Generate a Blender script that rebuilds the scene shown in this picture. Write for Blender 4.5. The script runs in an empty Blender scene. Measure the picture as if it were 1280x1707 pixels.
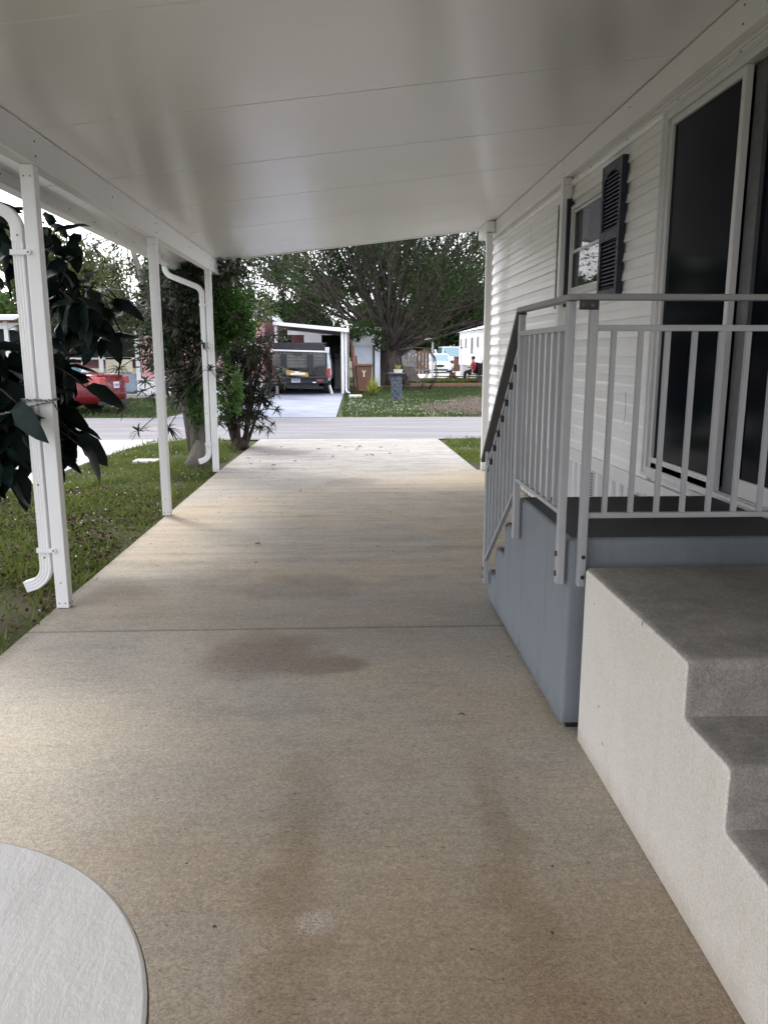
import bpy, math, random
import numpy as np
from mathutils import Vector, Matrix
R = math.radians
rnd = random.Random(7)
rng = np.random.default_rng(11)
S = bpy.context.scene
COL = S.collection
# ------------------------------------------------------------------ camera
cam_d = bpy.data.cameras.new("camera"); cam = bpy.data.objects.new("camera", cam_d); COL.objects.link(cam)
cam_d.sensor_fit = 'HORIZONTAL'; cam_d.sensor_width = 36.0; cam_d.lens = 36.0 * 1320 / 1280
cam_d.clip_start = 0.05; cam_d.clip_end = 600
cam.location = (0, 0, 1.5)
cam.rotation_euler = (R(90 - 11.372), 0, R(-2.467))
S.camera = cam
# ------------------------------------------------------------------ sky, sun, exposure
SUN_EL, SUN_AZ = 48.0, -38.0        # azimuth from +Y, negative = towards -X
w = bpy.data.worlds.new("World"); S.world = w; w.use_nodes = True
nt = w.node_tree; nt.nodes.clear()
sky = nt.nodes.new('ShaderNodeTexSky'); sky.sky_type = 'NISHITA'; sky.sun_disc = False
sky.sun_elevation = R(SUN_EL); sky.sun_rotation = R(SUN_AZ); sky.air_density = 1.2; sky.dust_density = 3.0
tc = nt.nodes.new('ShaderNodeTexCoord')
cn = nt.nodes.new('ShaderNodeTexNoise'); cn.inputs['Scale'].default_value = 2.6; cn.inputs['Detail'].default_value = 6
cr = nt.nodes.new('ShaderNodeValToRGB')
cr.color_ramp.elements[0].position = 0.3; cr.color_ramp.elements[0].color = (9.0, 9.4, 10.7, 1)
cr.color_ramp.elements[1].position = 0.7; cr.color_ramp.elements[1].color = (12.2, 12.1, 12.6, 1)
mx = nt.nodes.new('ShaderNodeMixRGB'); mx.inputs['Fac'].default_value = 0.82
bg = nt.nodes.new('ShaderNodeBackground'); bg.inputs['Strength'].default_value = 0.11
wo = nt.nodes.new('ShaderNodeOutputWorld')
nt.links.new(tc.outputs['Generated'], cn.inputs['Vector']); nt.links.new(cn.outputs['Fac'], cr.inputs['Fac'])
nt.links.new(sky.outputs['Color'], mx.inputs['Color1']); nt.links.new(cr.outputs['Color'], mx.inputs['Color2'])
nt.links.new(mx.outputs['Color'], bg.inputs['Color']); nt.links.new(bg.outputs['Background'], wo.inputs['Surface'])
sd = bpy.data.lights.new("sun", 'SUN'); sd.energy = 0.9; sd.angle = R(14); sd.color = (1.0, 0.965, 0.92)
sun = bpy.data.objects.new("sun", sd); COL.objects.link(sun)
_d = Vector((math.sin(R(SUN_AZ)) * math.cos(R(SUN_EL)), math.cos(R(SUN_AZ)) * math.cos(R(SUN_EL)), math.sin(R(SUN_EL))))
sun.rotation_euler = _d.to_track_quat('Z', 'Y').to_euler(); sun.location = (0, 0, 30)
S.view_settings.view_transform = 'Standard'; S.view_settings.look = 'None'
S.view_settings.gamma = 1; S.view_settings.use_curve_mapping = False
S.view_settings.exposure = 1.42
S.render.engine = 'CYCLES'
S.cycles.max_bounces = 8; S.cycles.diffuse_bounces = 5; S.cycles.glossy_bounces = 4
S.cycles.transmission_bounces = 4; S.cycles.transparent_max_bounces = 8
S.cycles.use_adaptive_sampling = True; S.cycles.use_denoising = True

# ------------------------------------------------------------------ materials
class N:
    def __init__(s, name):
        s.m = bpy.data.materials.new(name); s.m.use_nodes = True
        s.t = s.m.node_tree; s.p = s.t.nodes['Principled BSDF']
        g = s.t.nodes.new('ShaderNodeNewGeometry'); s.pos = g.outputs['Position']
    def L(s, a, b): s.t.links.new(a, b)
    def put(s, sock, v):
        if isinstance(v, (int, float)): sock.default_value = v
        elif isinstance(v, tuple): sock.default_value = v if len(v) == len(sock.default_value) else (*v, 1)
        else: s.L(v, sock)
    def scale(s, v, sc, loc=(0, 0, 0)):
        n = s.t.nodes.new('ShaderNodeMapping'); s.L(v, n.inputs[0]); n.inputs['Scale'].default_value = sc; n.inputs['Location'].default_value = loc
        return n.outputs[0]
    def noise(s, scale=5, detail=4, vec=None, rough=.5, dist=0):
        n = s.t.nodes.new('ShaderNodeTexNoise'); s.L(vec or s.pos, n.inputs['Vector'])
        n.inputs['Scale'].default_value = scale; n.inputs['Detail'].default_value = detail
        n.inputs['Roughness'].default_value = rough; n.inputs['Distortion'].default_value = dist
        return n.outputs['Fac']
    def ramp(s, f, a, b, ca=0., cb=1.):
        n = s.t.nodes.new('ShaderNodeMapRange'); s.L(f, n.inputs[0])
        for i, v in enumerate((a, b, ca, cb)): n.inputs[i + 1].default_value = v
        n.interpolation_type = 'SMOOTHSTEP'; return n.outputs[0]
    def mix(s, f, a, b, mode='MIX'):
        n = s.t.nodes.new('ShaderNodeMixRGB'); n.blend_type = mode
        s.put(n.inputs[0], f); s.put(n.inputs[1], a); s.put(n.inputs[2], b); return n.outputs[0]
    def math(s, op, a, b=0.):
        n = s.t.nodes.new('ShaderNodeMath'); n.operation = op; s.put(n.inputs[0], a); s.put(n.inputs[1], b); return n.outputs[0]
    def sep(s, v=None):
        n = s.t.nodes.new('ShaderNodeSeparateXYZ'); s.L(v or s.pos, n.inputs[0]); return n.outputs
    def dist(s, c, r=(1, 1, 1), v=None):
        n = s.t.nodes.new('ShaderNodeVectorMath'); n.operation = 'SUBTRACT'; s.L(v or s.pos, n.inputs[0]); n.inputs[1].default_value = c
        k = s.t.nodes.new('ShaderNodeVectorMath'); k.operation = 'DIVIDE'; s.L(n.outputs[0], k.inputs[0]); k.inputs[1].default_value = r
        l = s.t.nodes.new('ShaderNodeVectorMath'); l.operation = 'LENGTH'; s.L(k.outputs[0], l.inputs[0]); return l.outputs['Value']
    def cells(s, scale, vec=None):
        n = s.t.nodes.new('ShaderNodeTexVoronoi'); s.L(vec or s.pos, n.inputs['Vector']); n.inputs['Scale'].default_value = scale
        k = s.t.nodes.new('ShaderNodeSeparateColor'); s.L(n.outputs['Color'], k.inputs[0]); return k.outputs[0]
    def bump(s, h, strength=.3, dist=.002, prev=None):
        n = s.t.nodes.new('ShaderNodeBump'); n.inputs['Strength'].default_value = strength; n.inputs['Distance'].default_value = dist
        s.L(h, n.inputs['Height'])
        if prev is not None: s.L(prev, n.inputs['Normal'])
        return n.outputs[0]
    def fin(s, col=None, rough=.6, nor=None, metal=0., spec=.5):
        if col is not None: s.put(s.p.inputs['Base Color'], col)
        s.put(s.p.inputs['Roughness'], rough); s.p.inputs['Metallic'].default_value = metal
        s.p.inputs['Specular IOR Level'].default_value = spec
        if nor is not None: s.L(nor, s.p.inputs['Normal'])
        return s.m
def plain(name, c, rough=.5, var=.12, sc=6, metal=0., spec=.5, bump=.15, bsc=60):
    n = N(name); f = n.noise(sc, 5)
    lo = tuple(x * (1 - var) for x in c); hi = tuple(min(1, x * (1 + var)) for x in c)
    col = n.mix(n.ramp(f, .3, .7), lo, hi)
    r = n.ramp(n.noise(sc * 3, 3), .3, .7, max(0, rough - .08), min(1, rough + .08))
    return n.fin(col, r, n.bump(n.noise(bsc, 3), bump, .001), metal, spec)
def leafmat(name, lo, hi, sc=3, rough=.45, trans=.3, spec=.4, third=None):
    n = N(name); f = n.noise(sc, 4); oi = n.t.nodes.new('ShaderNodeObjectInfo')
    col = n.mix(n.ramp(n.math('ADD', f, n.math('MULTIPLY', n.math('SUBTRACT', oi.outputs['Random'], .5), .35)), .3, .7), lo, hi)
    if third: col = n.mix(n.ramp(n.noise(sc * 4, 2), .62, .7), col, third)
    m = n.fin(col, rough, None, 0, spec)
    tr = n.t.nodes.new('ShaderNodeBsdfTranslucent'); n.put(tr.inputs[0], n.mix(1., col, (1.3, 1.5, .7), 'MULTIPLY'))
    ms = n.t.nodes.new('ShaderNodeMixShader'); ms.inputs[0].default_value = trans
    out = n.t.nodes['Material Output']
    n.L(n.p.outputs[0], ms.inputs[1]); n.L(tr.outputs[0], ms.inputs[2]); n.L(ms.outputs[0], out.inputs[0]); return m

def concrete_mat():
    n = N('stained_concrete'); x, y, z = n.sep()
    big = n.noise(.55, 6, n.scale(n.pos, (1, 1.6, 1)), .6)
    med = n.noise(2.6, 9, n.scale(n.pos, (1, 1.6, 1), (3, 7, 0)), .72, .1)
    col = n.mix(n.ramp(big, .38, .62), (.40, .375, .33), (.45, .39, .305))
    col = n.mix(n.ramp(med, .45, .72, 0, .6), col, (.295, .275, .25))
    # greyer, bleached concrete out from under the roof
    out = n.ramp(n.math('ADD', y, n.math('MULTIPLY', big, 2.0)), 10.4, 11.6)
    col = n.mix(n.math('MULTIPLY', out, .85), col, n.mix(n.ramp(med, .4, .65), (.33, .32, .305), (.26, .25, .235)))
    # ochre staining near the right edge and the posts
    o1 = n.ramp(n.math('ADD', n.dist((1.5, 9.3, 0), (.8, 1.6, 1)), n.math('MULTIPLY', med, .9)), .7, 1.5, 1, 0)
    o2 = n.ramp(n.math('ADD', n.dist((-1.5, 6.9, 0), (.45, 1.5, 1)), n.math('MULTIPLY', med, .9)), .7, 1.5, 1, 0)
    o3 = n.ramp(n.math('ADD', n.dist((-1.45, 4.9, 0), (.4, .45, 1)), n.math('MULTIPLY', med, .9)), .7, 1.5, 1, 0)
    o = n.math('MAXIMUM', n.math('MAXIMUM', o1, o2), o3)
    col = n.mix(n.math('MULTIPLY', o, .4), col, (.48, .385, .26))
    # grey band either side of the joint
    gb = n.ramp(n.math('ADD', n.dist((.3, 4.3, 0), (2.2, .75, 1)), n.math('MULTIPLY', med, .7)), .6, 1.4, 1, 0)
    col = n.mix(n.math('MULTIPLY', gb, .45), col, (.215, .205, .19))
    # brown tyre-track-like darker bands near the viewer
    b1 = n.ramp(n.math('ABSOLUTE', n.math('SUBTRACT', n.math('ADD', x, n.math('MULTIPLY', med, .5)), .08)), .03, .14, 1, 0)
    b2 = n.ramp(n.math('ABSOLUTE', n.math('SUBTRACT', n.math('ADD', x, n.math('MULTIPLY', med, .5)), .72)), .02, .12, 1, 0)
    near = n.ramp(y, 2.2, 3.0, 1, 0)
    col = n.mix(n.math('MULTIPLY', n.math('MULTIPLY', n.math('MAXIMUM', b1, b2), near), .55), col, (.20, .15, .105))
    nb = n.ramp(y, 1.6, 3.2, 1, 0)
    col = n.mix(n.math('MULTIPLY', nb, .5), col, (.375, .285, .19))
    lt = n.ramp(n.math('ADD', n.dist((-1.5, 2.9, 0), (.9, 1.3, 1)), n.math('MULTIPLY', med, .8)), .7, 1.6, 1, 0)
    col = n.mix(n.math('MULTIPLY', lt, .6), col, (.46, .42, .35))
    dk = n.ramp(n.math('ADD', n.dist((.7, 1.3, 0), (1.1, .9, 1)), n.math('MULTIPLY', med, .9)), .6, 1.6, 1, 0)
    col = n.mix(n.math('MULTIPLY', dk, .55), col, (.27, .20, .125))
    jl = n.ramp(n.math('ABSOLUTE', n.math('SUBTRACT', y, 4.195)), .006, .02, 1, 0)
    col = n.mix(n.math('MULTIPLY', jl, .42), col, (.10, .09, .08))
    # soil-stained edge beside the lawn
    le = n.ramp(n.math('ADD', x, n.math('MULTIPLY', n.noise(6, 5), .12)), -1.72, -1.62, 1, 0)
    col = n.mix(n.math('MULTIPLY', le, .5), col, (.17, .145, .10))
    # broom streaks that run across the drive
    st = n.noise(1, 5, n.scale(n.pos, (3.0, 42, 1)), .75, .3)
    col = n.mix(.4, col, n.mix(n.ramp(st, .3, .7), (.43, .43, .43), (.57, .57, .57)), 'OVERLAY')
    st2 = n.noise(1, 4, n.scale(n.pos, (.55, 7, 1), (5, 1, 0)), .6)
    far = n.ramp(y, 3.2, 6.5, .06, .45)
    col = n.mix(far, col, n.mix(n.ramp(st2, .35, .65), (.40, .40, .41), (.60, .59, .57)), 'OVERLAY')
    # dark damp-looking oil stain and smaller stains
    e = n.math('MULTIPLY', n.noise(3.5, 5), .9)
    s1 = n.ramp(n.math('ADD', n.dist((-.42, 3.80, 0), (.40, .40, 1)), e), .85, 1.5, 1, 0)
    s2 = n.ramp(n.math('ADD', n.dist((-.15, 3.66, 0), (.32, .17, 1)), e), .95, 1.45, 1, 0)
    s3 = n.ramp(n.math('ADD', n.dist((-.3, 5.0, 0), (.5, .32, 1)), e), 1.0, 1.6, .6, 0)
    s4 = n.ramp(n.math('ADD', n.dist((.05, 9.35, 0), (.4, .3, 1)), e), 1.0, 1.5, .6, 0)
    s5 = n.ramp(n.math('ADD', n.dist((-1.0, 12.2, 0), (.55, .45, 1)), e), 1.0, 1.5, .7, 0)
    sm = n.math('MAXIMUM', n.math('MAXIMUM', s1, s2), n.math('MAXIMUM', s3, n.math('MAXIMUM', s4, s5)))
    col = n.mix(n.math('MULTIPLY', sm, .58), col, (.150, .105, .085))
    # pale round patch
    fine = n.noise(160, 2)
    ws = n.math('MULTIPLY', n.ramp(n.dist((-.108, 1.87, 0), (.062, .06, 1)), .3, 1.2, 1, 0), n.ramp(fine, .38, .6))
    col = n.mix(n.math('MULTIPLY', ws, .75), col, (.62, .58, .53))
    pat = n.math('MULTIPLY', n.ramp(x, -.3, -.29, 1, 0), n.ramp(y, 1.91, 1.925, 1, 0))
    col = n.mix(n.math('MULTIPLY', pat, .18), col, (.42, .385, .33))
    # sand grain and pits
    sp = n.cells(230); sq = n.cells(95); sr = n.noise(60, 3, None, .7)
    col = n.mix(.44, col, n.mix(sp, (.22, .21, .20), (.78, .77, .75)), 'OVERLAY')
    col = n.mix(.22, col, n.mix(n.ramp(n.math('MULTIPLY', sq, sr), .05, .6), (.30, .29, .28), (.66, .65, .64)), 'OVERLAY')
    pits = n.ramp(n.noise(58, 3, n.scale(n.pos, (.6, 1.3, 1))), .28, .34, 1, 0)
    col = n.mix(n.math('MULTIPLY', pits, .65), col, (.10, .085, .065))
    h = n.math('ADD', n.math('MULTIPLY', sp, .7), n.math('MULTIPLY', st, .4))
    return n.fin(col, n.ramp(med, .3, .7, .62, .8), n.bump(h, .5, .0018), 0, .35)

def stucco(name, c, dirt, stain=.35, bump=.5, vert=True, spec=.3):
    n = N(name); x, y, z = n.sep()
    a = n.noise(1.6, 5, None, .6, .4)
    v = n.noise(1, 5, n.scale(n.pos, (11, 11, .9)), .6)
    col = n.mix(n.math('MULTIPLY', n.ramp(a, .4, .7), stain), c, dirt)
    if vert: col = n.mix(n.math('MULTIPLY', n.ramp(v, .5, .72), stain), col, dirt)
    zb_ = n.ramp(n.math('ADD', z, n.math('MULTIPLY', n.noise(7, 5), .18)), .06, .22, 1, 0); col = n.mix(n.math('MULTIPLY', zb_, .5), col, tuple(k * .6 for k in dirt))
    f = n.noise(120, 3, None, .7); g = n.noise(1, 4, n.scale(n.pos, (45, 45, 6)), .6)
    col = n.mix(.22, col, n.mix(n.ramp(f, .3, .7), (.36, .36, .36), (.64, .64, .64)), 'OVERLAY')
    pits = n.ramp(n.noise(34, 2), .2, .25, 1, 0)
    col = n.mix(n.math('MULTIPLY', pits, .6), col, tuple(k * .35 for k in dirt))
    return n.fin(col, .72, n.bump(n.math('ADD', f, g), bump, .003), 0, spec)

def white_steps_mat():
    n = N('textured_white_step'); x, y, z = n.sep()
    a = n.noise(1.8, 5, None, .6, .4); v = n.noise(1, 5, n.scale(n.pos, (14, 14, .9)), .6)
    col = n.mix(n.math('MULTIPLY', n.ramp(a, .4, .7), .5), (.69, .66, .60), (.60, .56, .49))
    col = n.mix(n.math('MULTIPLY', n.ramp(v, .5, .75), .3), col, (.56, .51, .43))
    # treads worn grey; risers' shade painted in the same grey; cheeks stay white
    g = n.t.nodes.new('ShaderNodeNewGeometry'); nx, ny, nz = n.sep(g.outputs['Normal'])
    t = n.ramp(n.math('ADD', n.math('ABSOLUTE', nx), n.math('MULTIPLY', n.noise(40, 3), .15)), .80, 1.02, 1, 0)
    wear_shade = n.mix(n.ramp(n.noise(5, 6, None, .7), .3, .7), (.185, .175, .16), (.30, .28, .255))
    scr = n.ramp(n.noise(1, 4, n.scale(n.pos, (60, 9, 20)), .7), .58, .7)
    wear_shade = n.mix(n.math('MULTIPLY', scr, .4), wear_shade, (.36, .345, .32))
    col = n.mix(t, col, wear_shade)
    f = n.math('ADD', n.math('MULTIPLY', n.cells(260), .5), n.math('MULTIPLY', n.noise(55, 4, None, .75), .5))
    col = n.mix(.55, col, n.mix(n.ramp(f, .3, .7), (.36, .36, .36), (.64, .64, .64)), 'OVERLAY')
    zb_ = n.ramp(n.math('ADD', z, n.math('MULTIPLY', n.noise(9, 4), .12)), .04, .16, 1, 0); col = n.mix(n.math('MULTIPLY', zb_, .45), col, (.36, .29, .20))
    pits = n.ramp(n.noise(17, 2), .225, .24, 1, 0)
    col = n.mix(n.math('MULTIPLY', pits, .8), col, (.12, .09, .07))
    k = n.noise(26, 4, None, .6)
    return n.fin(col, .7, n.bump(n.math('ADD', f, k), .6, .003), 0, .35)

def soil_mat(name, a, b, c):
    n = N(name); f = n.noise(1.1, 6, None, .65, .3); g = n.noise(22, 5, None, .7)
    col = n.mix(n.ramp(f, .4, .62), a, b); col = n.mix(n.ramp(g, .5, .75), col, c)
    return n.fin(col, .95, n.bump(g, .8, .02), 0, .1)
def road_mat():
    n = N('old_asphalt'); x, y, z = n.sep()
    f = n.noise(1, 5, n.scale(n.pos, (.35, 3.2, 1)), .65); g = n.noise(90, 3, None, .8)
    col = n.mix(n.ramp(f, .35, .65), (.17, .165, .172), (.235, .225, .235))
    tr = n.ramp(n.noise(1, 5, n.scale(n.pos, (.2, 9, 1)), .6), .52, .66)
    col = n.mix(n.math('MULTIPLY', tr, .45), col, (.12, .115, .12))
    edge = n.ramp(n.math('ADD', y, n.math('MULTIPLY', n.noise(1.2, 4), .5)), 14.4, 14.9, 1, 0)
    col = n.mix(n.math('MULTIPLY', edge, .5), col, (.15, .14, .135))
    col = n.mix(.6, col, n.mix(n.ramp(g, .3, .7), (.3, .3, .3), (.7, .7, .7)), 'OVERLAY')
    return n.fin(col, .85, n.bump(g, .5, .004), 0, .25)
def bark_mat(name, a, b, sc=8):
    n = N(name); f = n.noise(1, 6, n.scale(n.pos, (sc, sc, sc * .3)), .7, .5)
    return n.fin(n.mix(n.ramp(f, .35, .65), a, b), .9, n.bump(f, .8, .02), 0, .15)
def ceiling_mat():
    n = N('ceiling_panel'); f = n.noise(1.1, 4); g = n.noise(1, 4, n.scale(n.pos, (90, 260, 90)), .6)
    col = n.mix(n.ramp(f, .35, .65), (.74, .74, .735), (.76, .76, .75))
    return n.fin(col, n.ramp(n.noise(.8, 2), .3, .7, .22, .26), n.bump(g, .10, .0015), 0, .6)
def table_mat():
    n = N('brushed_white_paint'); s = n.noise(1, 6, n.scale(n.pos, (22, 9, 10)), .6, .3)
    g = n.noise(22, 5, n.scale(n.pos, (1.6, .8, 1)), .65, .3); big = n.noise(5, 3)
    col = n.mix(n.ramp(s, .3, .7), (.86, .85, .83), (.91, .90, .88)); col = n.mix(n.math('MULTIPLY', n.ramp(big, .45, .7), .3), col, (.72, .71, .69))
    chip = n.ramp(n.noise(38, 2, n.scale(n.pos, (1.8, .7, 1))), .19, .205, 1, 0)
    col = n.mix(n.math('MULTIPLY', chip, .85), col, (.14, .11, .1))
    return n.fin(col, .45, n.bump(n.math('ADD', n.math('MULTIPLY', s, .7), g), .55, .004), 0, .45)
def glass_mat(name, tint, alpha=.0, rough=.03, spec=.6, ior=1.5):
    n = N(name); n.p.inputs['IOR'].default_value = ior; m = n.fin(tint, rough, n.bump(n.noise(1.5, 2), .03, .01), 0, spec)
    if alpha:
        tr = n.t.nodes.new('ShaderNodeBsdfTransparent'); ms = n.t.nodes.new('ShaderNodeMixShader'); ms.inputs[0].default_value = alpha
        out = n.t.nodes['Material Output']; n.L(n.p.outputs[0], ms.inputs[1]); n.L(tr.outputs[0], ms.inputs[2]); n.L(ms.outputs[0], out.inputs[0])
    return m
def siding_mat():
    n = N('white_vinyl'); f = n.noise(1.4, 5, None, .6); v = n.noise(1, 4, n.scale(n.pos, (6, 1.2, 60)), .6)
    col = n.mix(n.ramp(f, .35, .7), (.83, .83, .825), (.77, .765, .75))
    col = n.mix(n.math('MULTIPLY', n.ramp(v, .55, .8), .3), col, (.68, .665, .64))
    return n.fin(col, .38, n.bump(n.noise(1, 3, n.scale(n.pos, (60, 8, 60))), .15, .001), 0, .45)
def enamel(name, c, rough=.4, dirt=.25):
    n = N(name); f = n.noise(2.5, 6, None, .65); p = n.ramp(n.noise(55, 2), .22, .26, 1, 0)
    col = n.mix(n.math('MULTIPLY', n.ramp(f, .45, .75), dirt), c, tuple(k * .72 for k in c))
    col = n.mix(n.math('MULTIPLY', p, .5), col, (.2, .17, .15))
    return n.fin(col, rough, n.bump(n.noise(30, 3), .08, .001), 0, .45)

M = dict(
    concrete=concrete_mat(), soil=soil_mat('lawn_soil', (.085, .075, .045), (.055, .075, .025), (.11, .095, .07)),
    ground=soil_mat('far_ground', (.08, .10, .04), (.10, .095, .06), (.06, .08, .03)),
    road=road_mat(), white=enamel('white_enamel', (.80, .80, .80), .4, .18), ceil=ceiling_mat(), siding=siding_mat(),
    blue=stucco('blue_grey_paint', (.205, .228, .25), (.15, .168, .185), .55, .3),
    bluetop=stucco('dark_landing_tread', (.078, .082, .09), (.11, .105, .10), .4, .5, False, .2),
    steps=white_steps_mat(), rail=enamel('grey_rail_aluminium', (.36, .37, .385), .42, .45),
    rail2=enamel('dark_handrail', (.115, .11, .105), .5, .4), rail3=enamel('mid_grey_top_rail', (.22, .22, .22), .45, .4),  # darker grey for the sloped handrail, mid grey for the top rails
    dark=plain('black_plastic', (.015, .015, .017), .45, .2), screw=plain('screw_head', (.09, .075, .065), .5, .3),
    shutter=plain('navy_shutter_plastic', (.007, .010, .028), .42, .2),
    frame=enamel('aluminium_window_frame', (.62, .62, .62), .35, .3), greyframe=plain('dark_grey_door_frame', (.085, .088, .095), .5, .15),
    doorglass=glass_mat('dark_door_glass', (.004, .006, .010), 0, .10, .5, 1.13), winglass=glass_mat('window_glass', (.02, .03, .03), .55, .02, .9),
    curtain=plain('curtain_cloth', (.45, .46, .45), .9, .1), interior=plain('dark_interior', (.02, .022, .025), .9, .2),
    skirt=enamel('white_skirting', (.70, .70, .71), .45, .2), gravel=plain('dark_joint', (.025, .022, .02), .95, .2),
    table=table_mat(), tedge=plain('table_edge', (.10, .075, .07), .6, .2), rope=plain('twisted_rope', (.36, .34, .31), .9, .35, 150),
    rope2=plain('dark_rope_strand', (.07, .07, .075), .9, .3, 150),
    deadleaf=plain('dead_leaf', (.075, .04, .025), .8, .5, 12), litter=plain('pale_petal', (.60, .58, .50), .8, .15),
    grass=leafmat('grass_blade', (.062, .080, .026), (.125, .150, .048), 1.3, .6, .3, .2, (.17, .145, .085)),
    grassfar=leafmat('far_grass_blade', (.05, .075, .032), (.08, .11, .045), .5, .6, .35, .2, (.16, .14, .09)),
    bigleaf=leafmat('dark_glossy_leaf', (.006, .014, .013), (.011, .022, .018), 6, .42, .05, .12),
    drac=leafmat('purple_dracaena_leaf', (.020, .016, .016), (.024, .042, .018), 9, .42, .2, .3, (.05, .035, .022)),
    fern=leafmat('bright_vine_leaf', (.03, .075, .014), (.085, .165, .03), 4, .5, .35, .3),
    twiggy=leafmat('grey_green_leaf', (.045, .055, .03), (.085, .105, .045), 3, .6, .3, .25, (.10, .085, .06)),
    ficus=leafmat('ficus_leaf', (.018, .040, .010), (.048, .092, .022), 1.1, .5, .4, .3, (.10, .15, .03)),
    hedge=leafmat('dark_hedge_leaf', (.014, .035, .01), (.045, .085, .02), .7, .6, .3, .25),
    bark=bark_mat('grey_bark', (.10, .09, .075), (.18, .165, .14)), ficusbark=bark_mat('ficus_bark', (.045, .036, .034), (.10, .085, .075), 5),
    darkbark=bark_mat('dark_bark', (.035, .028, .024), (.075, .06, .05)),
    pink=plain('pink_siding', (.66, .34, .36), .6, .06, 2), bwhite=plain('house_white', (.74, .75, .77), .5, .06, 2),
    cream=plain('cream_panel', (.62, .58, .45), .7, .15, 3), bluegrey=plain('blue_grey_lattice', (.30, .36, .45), .7, .1),
    bdrive=plain('pale_blue_concrete', (.25, .27, .33), .8, .12, 1.2, bsc=30), pdrive=plain('pale_concrete', (.38, .37, .355), .85, .1, 1.5, bsc=30),
    red=plain('red_car_paint', (.13, .003, .009), .22, .1, 2, 0, .7, .02), carwhite=plain('white_car_paint', (.74, .76, .76), .25, .04, 2, 0, .6, .02),
    carblue=plain('dark_blue_car_paint', (.10, .13, .20), .25, .05, 2, .3, .6, .02), silver=plain('silver_paint', (.55, .58, .62), .3, .05, 2, .3, .6, .02),
    carglass=glass_mat('car_glass', (.12, .22, .26), 0, .05, 1.0), tyre=plain('tyre_rubber', (.012, .012, .012), .85, .2), rim=plain('wheel_rim', (.16, .16, .17), .35, .1, 5, .6),
    tail=plain('red_lamp_lens', (.42, .07, .07), .2, .1), headl=plain('clear_lamp_lens', (.60, .63, .63), .15, .1), plate=plain('licence_plate', (.62, .63, .66), .5, .1, 30),
    plateink=plain('plate_ink', (.10, .12, .25), .6, .1),
    gate=plain('dark_steel', (.014, .016, .022), .55, .25, 5), gatepanel=plain('ribbed_grey_panel', (.11, .115, .11), .6, .2, 3),
    tonneau=plain('black_vinyl_cover', (.02, .02, .024), .6, .2), yellow=plain('yellow_tool_case', (.42, .26, .07), .5, .1), 
    bin=plain('brown_cart_plastic', (.125, .055, .03), .6, .1), chartr=leafmat('yellow_green_blade', (.20, .22, .05), (.36, .33, .09), 5, .5, .3, .3),
    stone=plain('white_stone', (.66, .62, .58), .85, .15, 10), column=plain('dark_stone_column', (.085, .10, .13), .85, .35, 14, bsc=25),
    pot=plain('white_pot', (.62, .60, .55), .7, .1), iron=plain('rusty_iron', (.05, .035, .03), .7, .3), mesh=plain('brown_mesh_fabric', (.09, .075, .065), .85, .15),
    wood=plain('brown_fence_wood', (.22, .14, .09), .85, .25, 8), greywood=plain('grey_fence_wood', (.28, .27, .28), .85, .25, 8),
    mulch=soil_mat('red_mulch', (.13, .06, .04), (.17, .085, .055), (.08, .04, .03)), brush=plain('dry_twigs', (.20, .155, .13), .9, .25, 10),
    skin=plain('skin', (.42, .24, .17), .6, .08), redshirt=plain('red_shirt', (.42, .03, .05), .8, .15), pants=plain('black_trousers', (.015, .015, .018), .85, .2),
    hair=plain('dark_hair', (.03, .022, .018), .7, .2), redwood=plain('dark_red_plank', (.13, .035, .03), .8, .2), shed=plain('pale_blue_metal_siding', (.58, .64, .74), .45, .06, 2),
)
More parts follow.
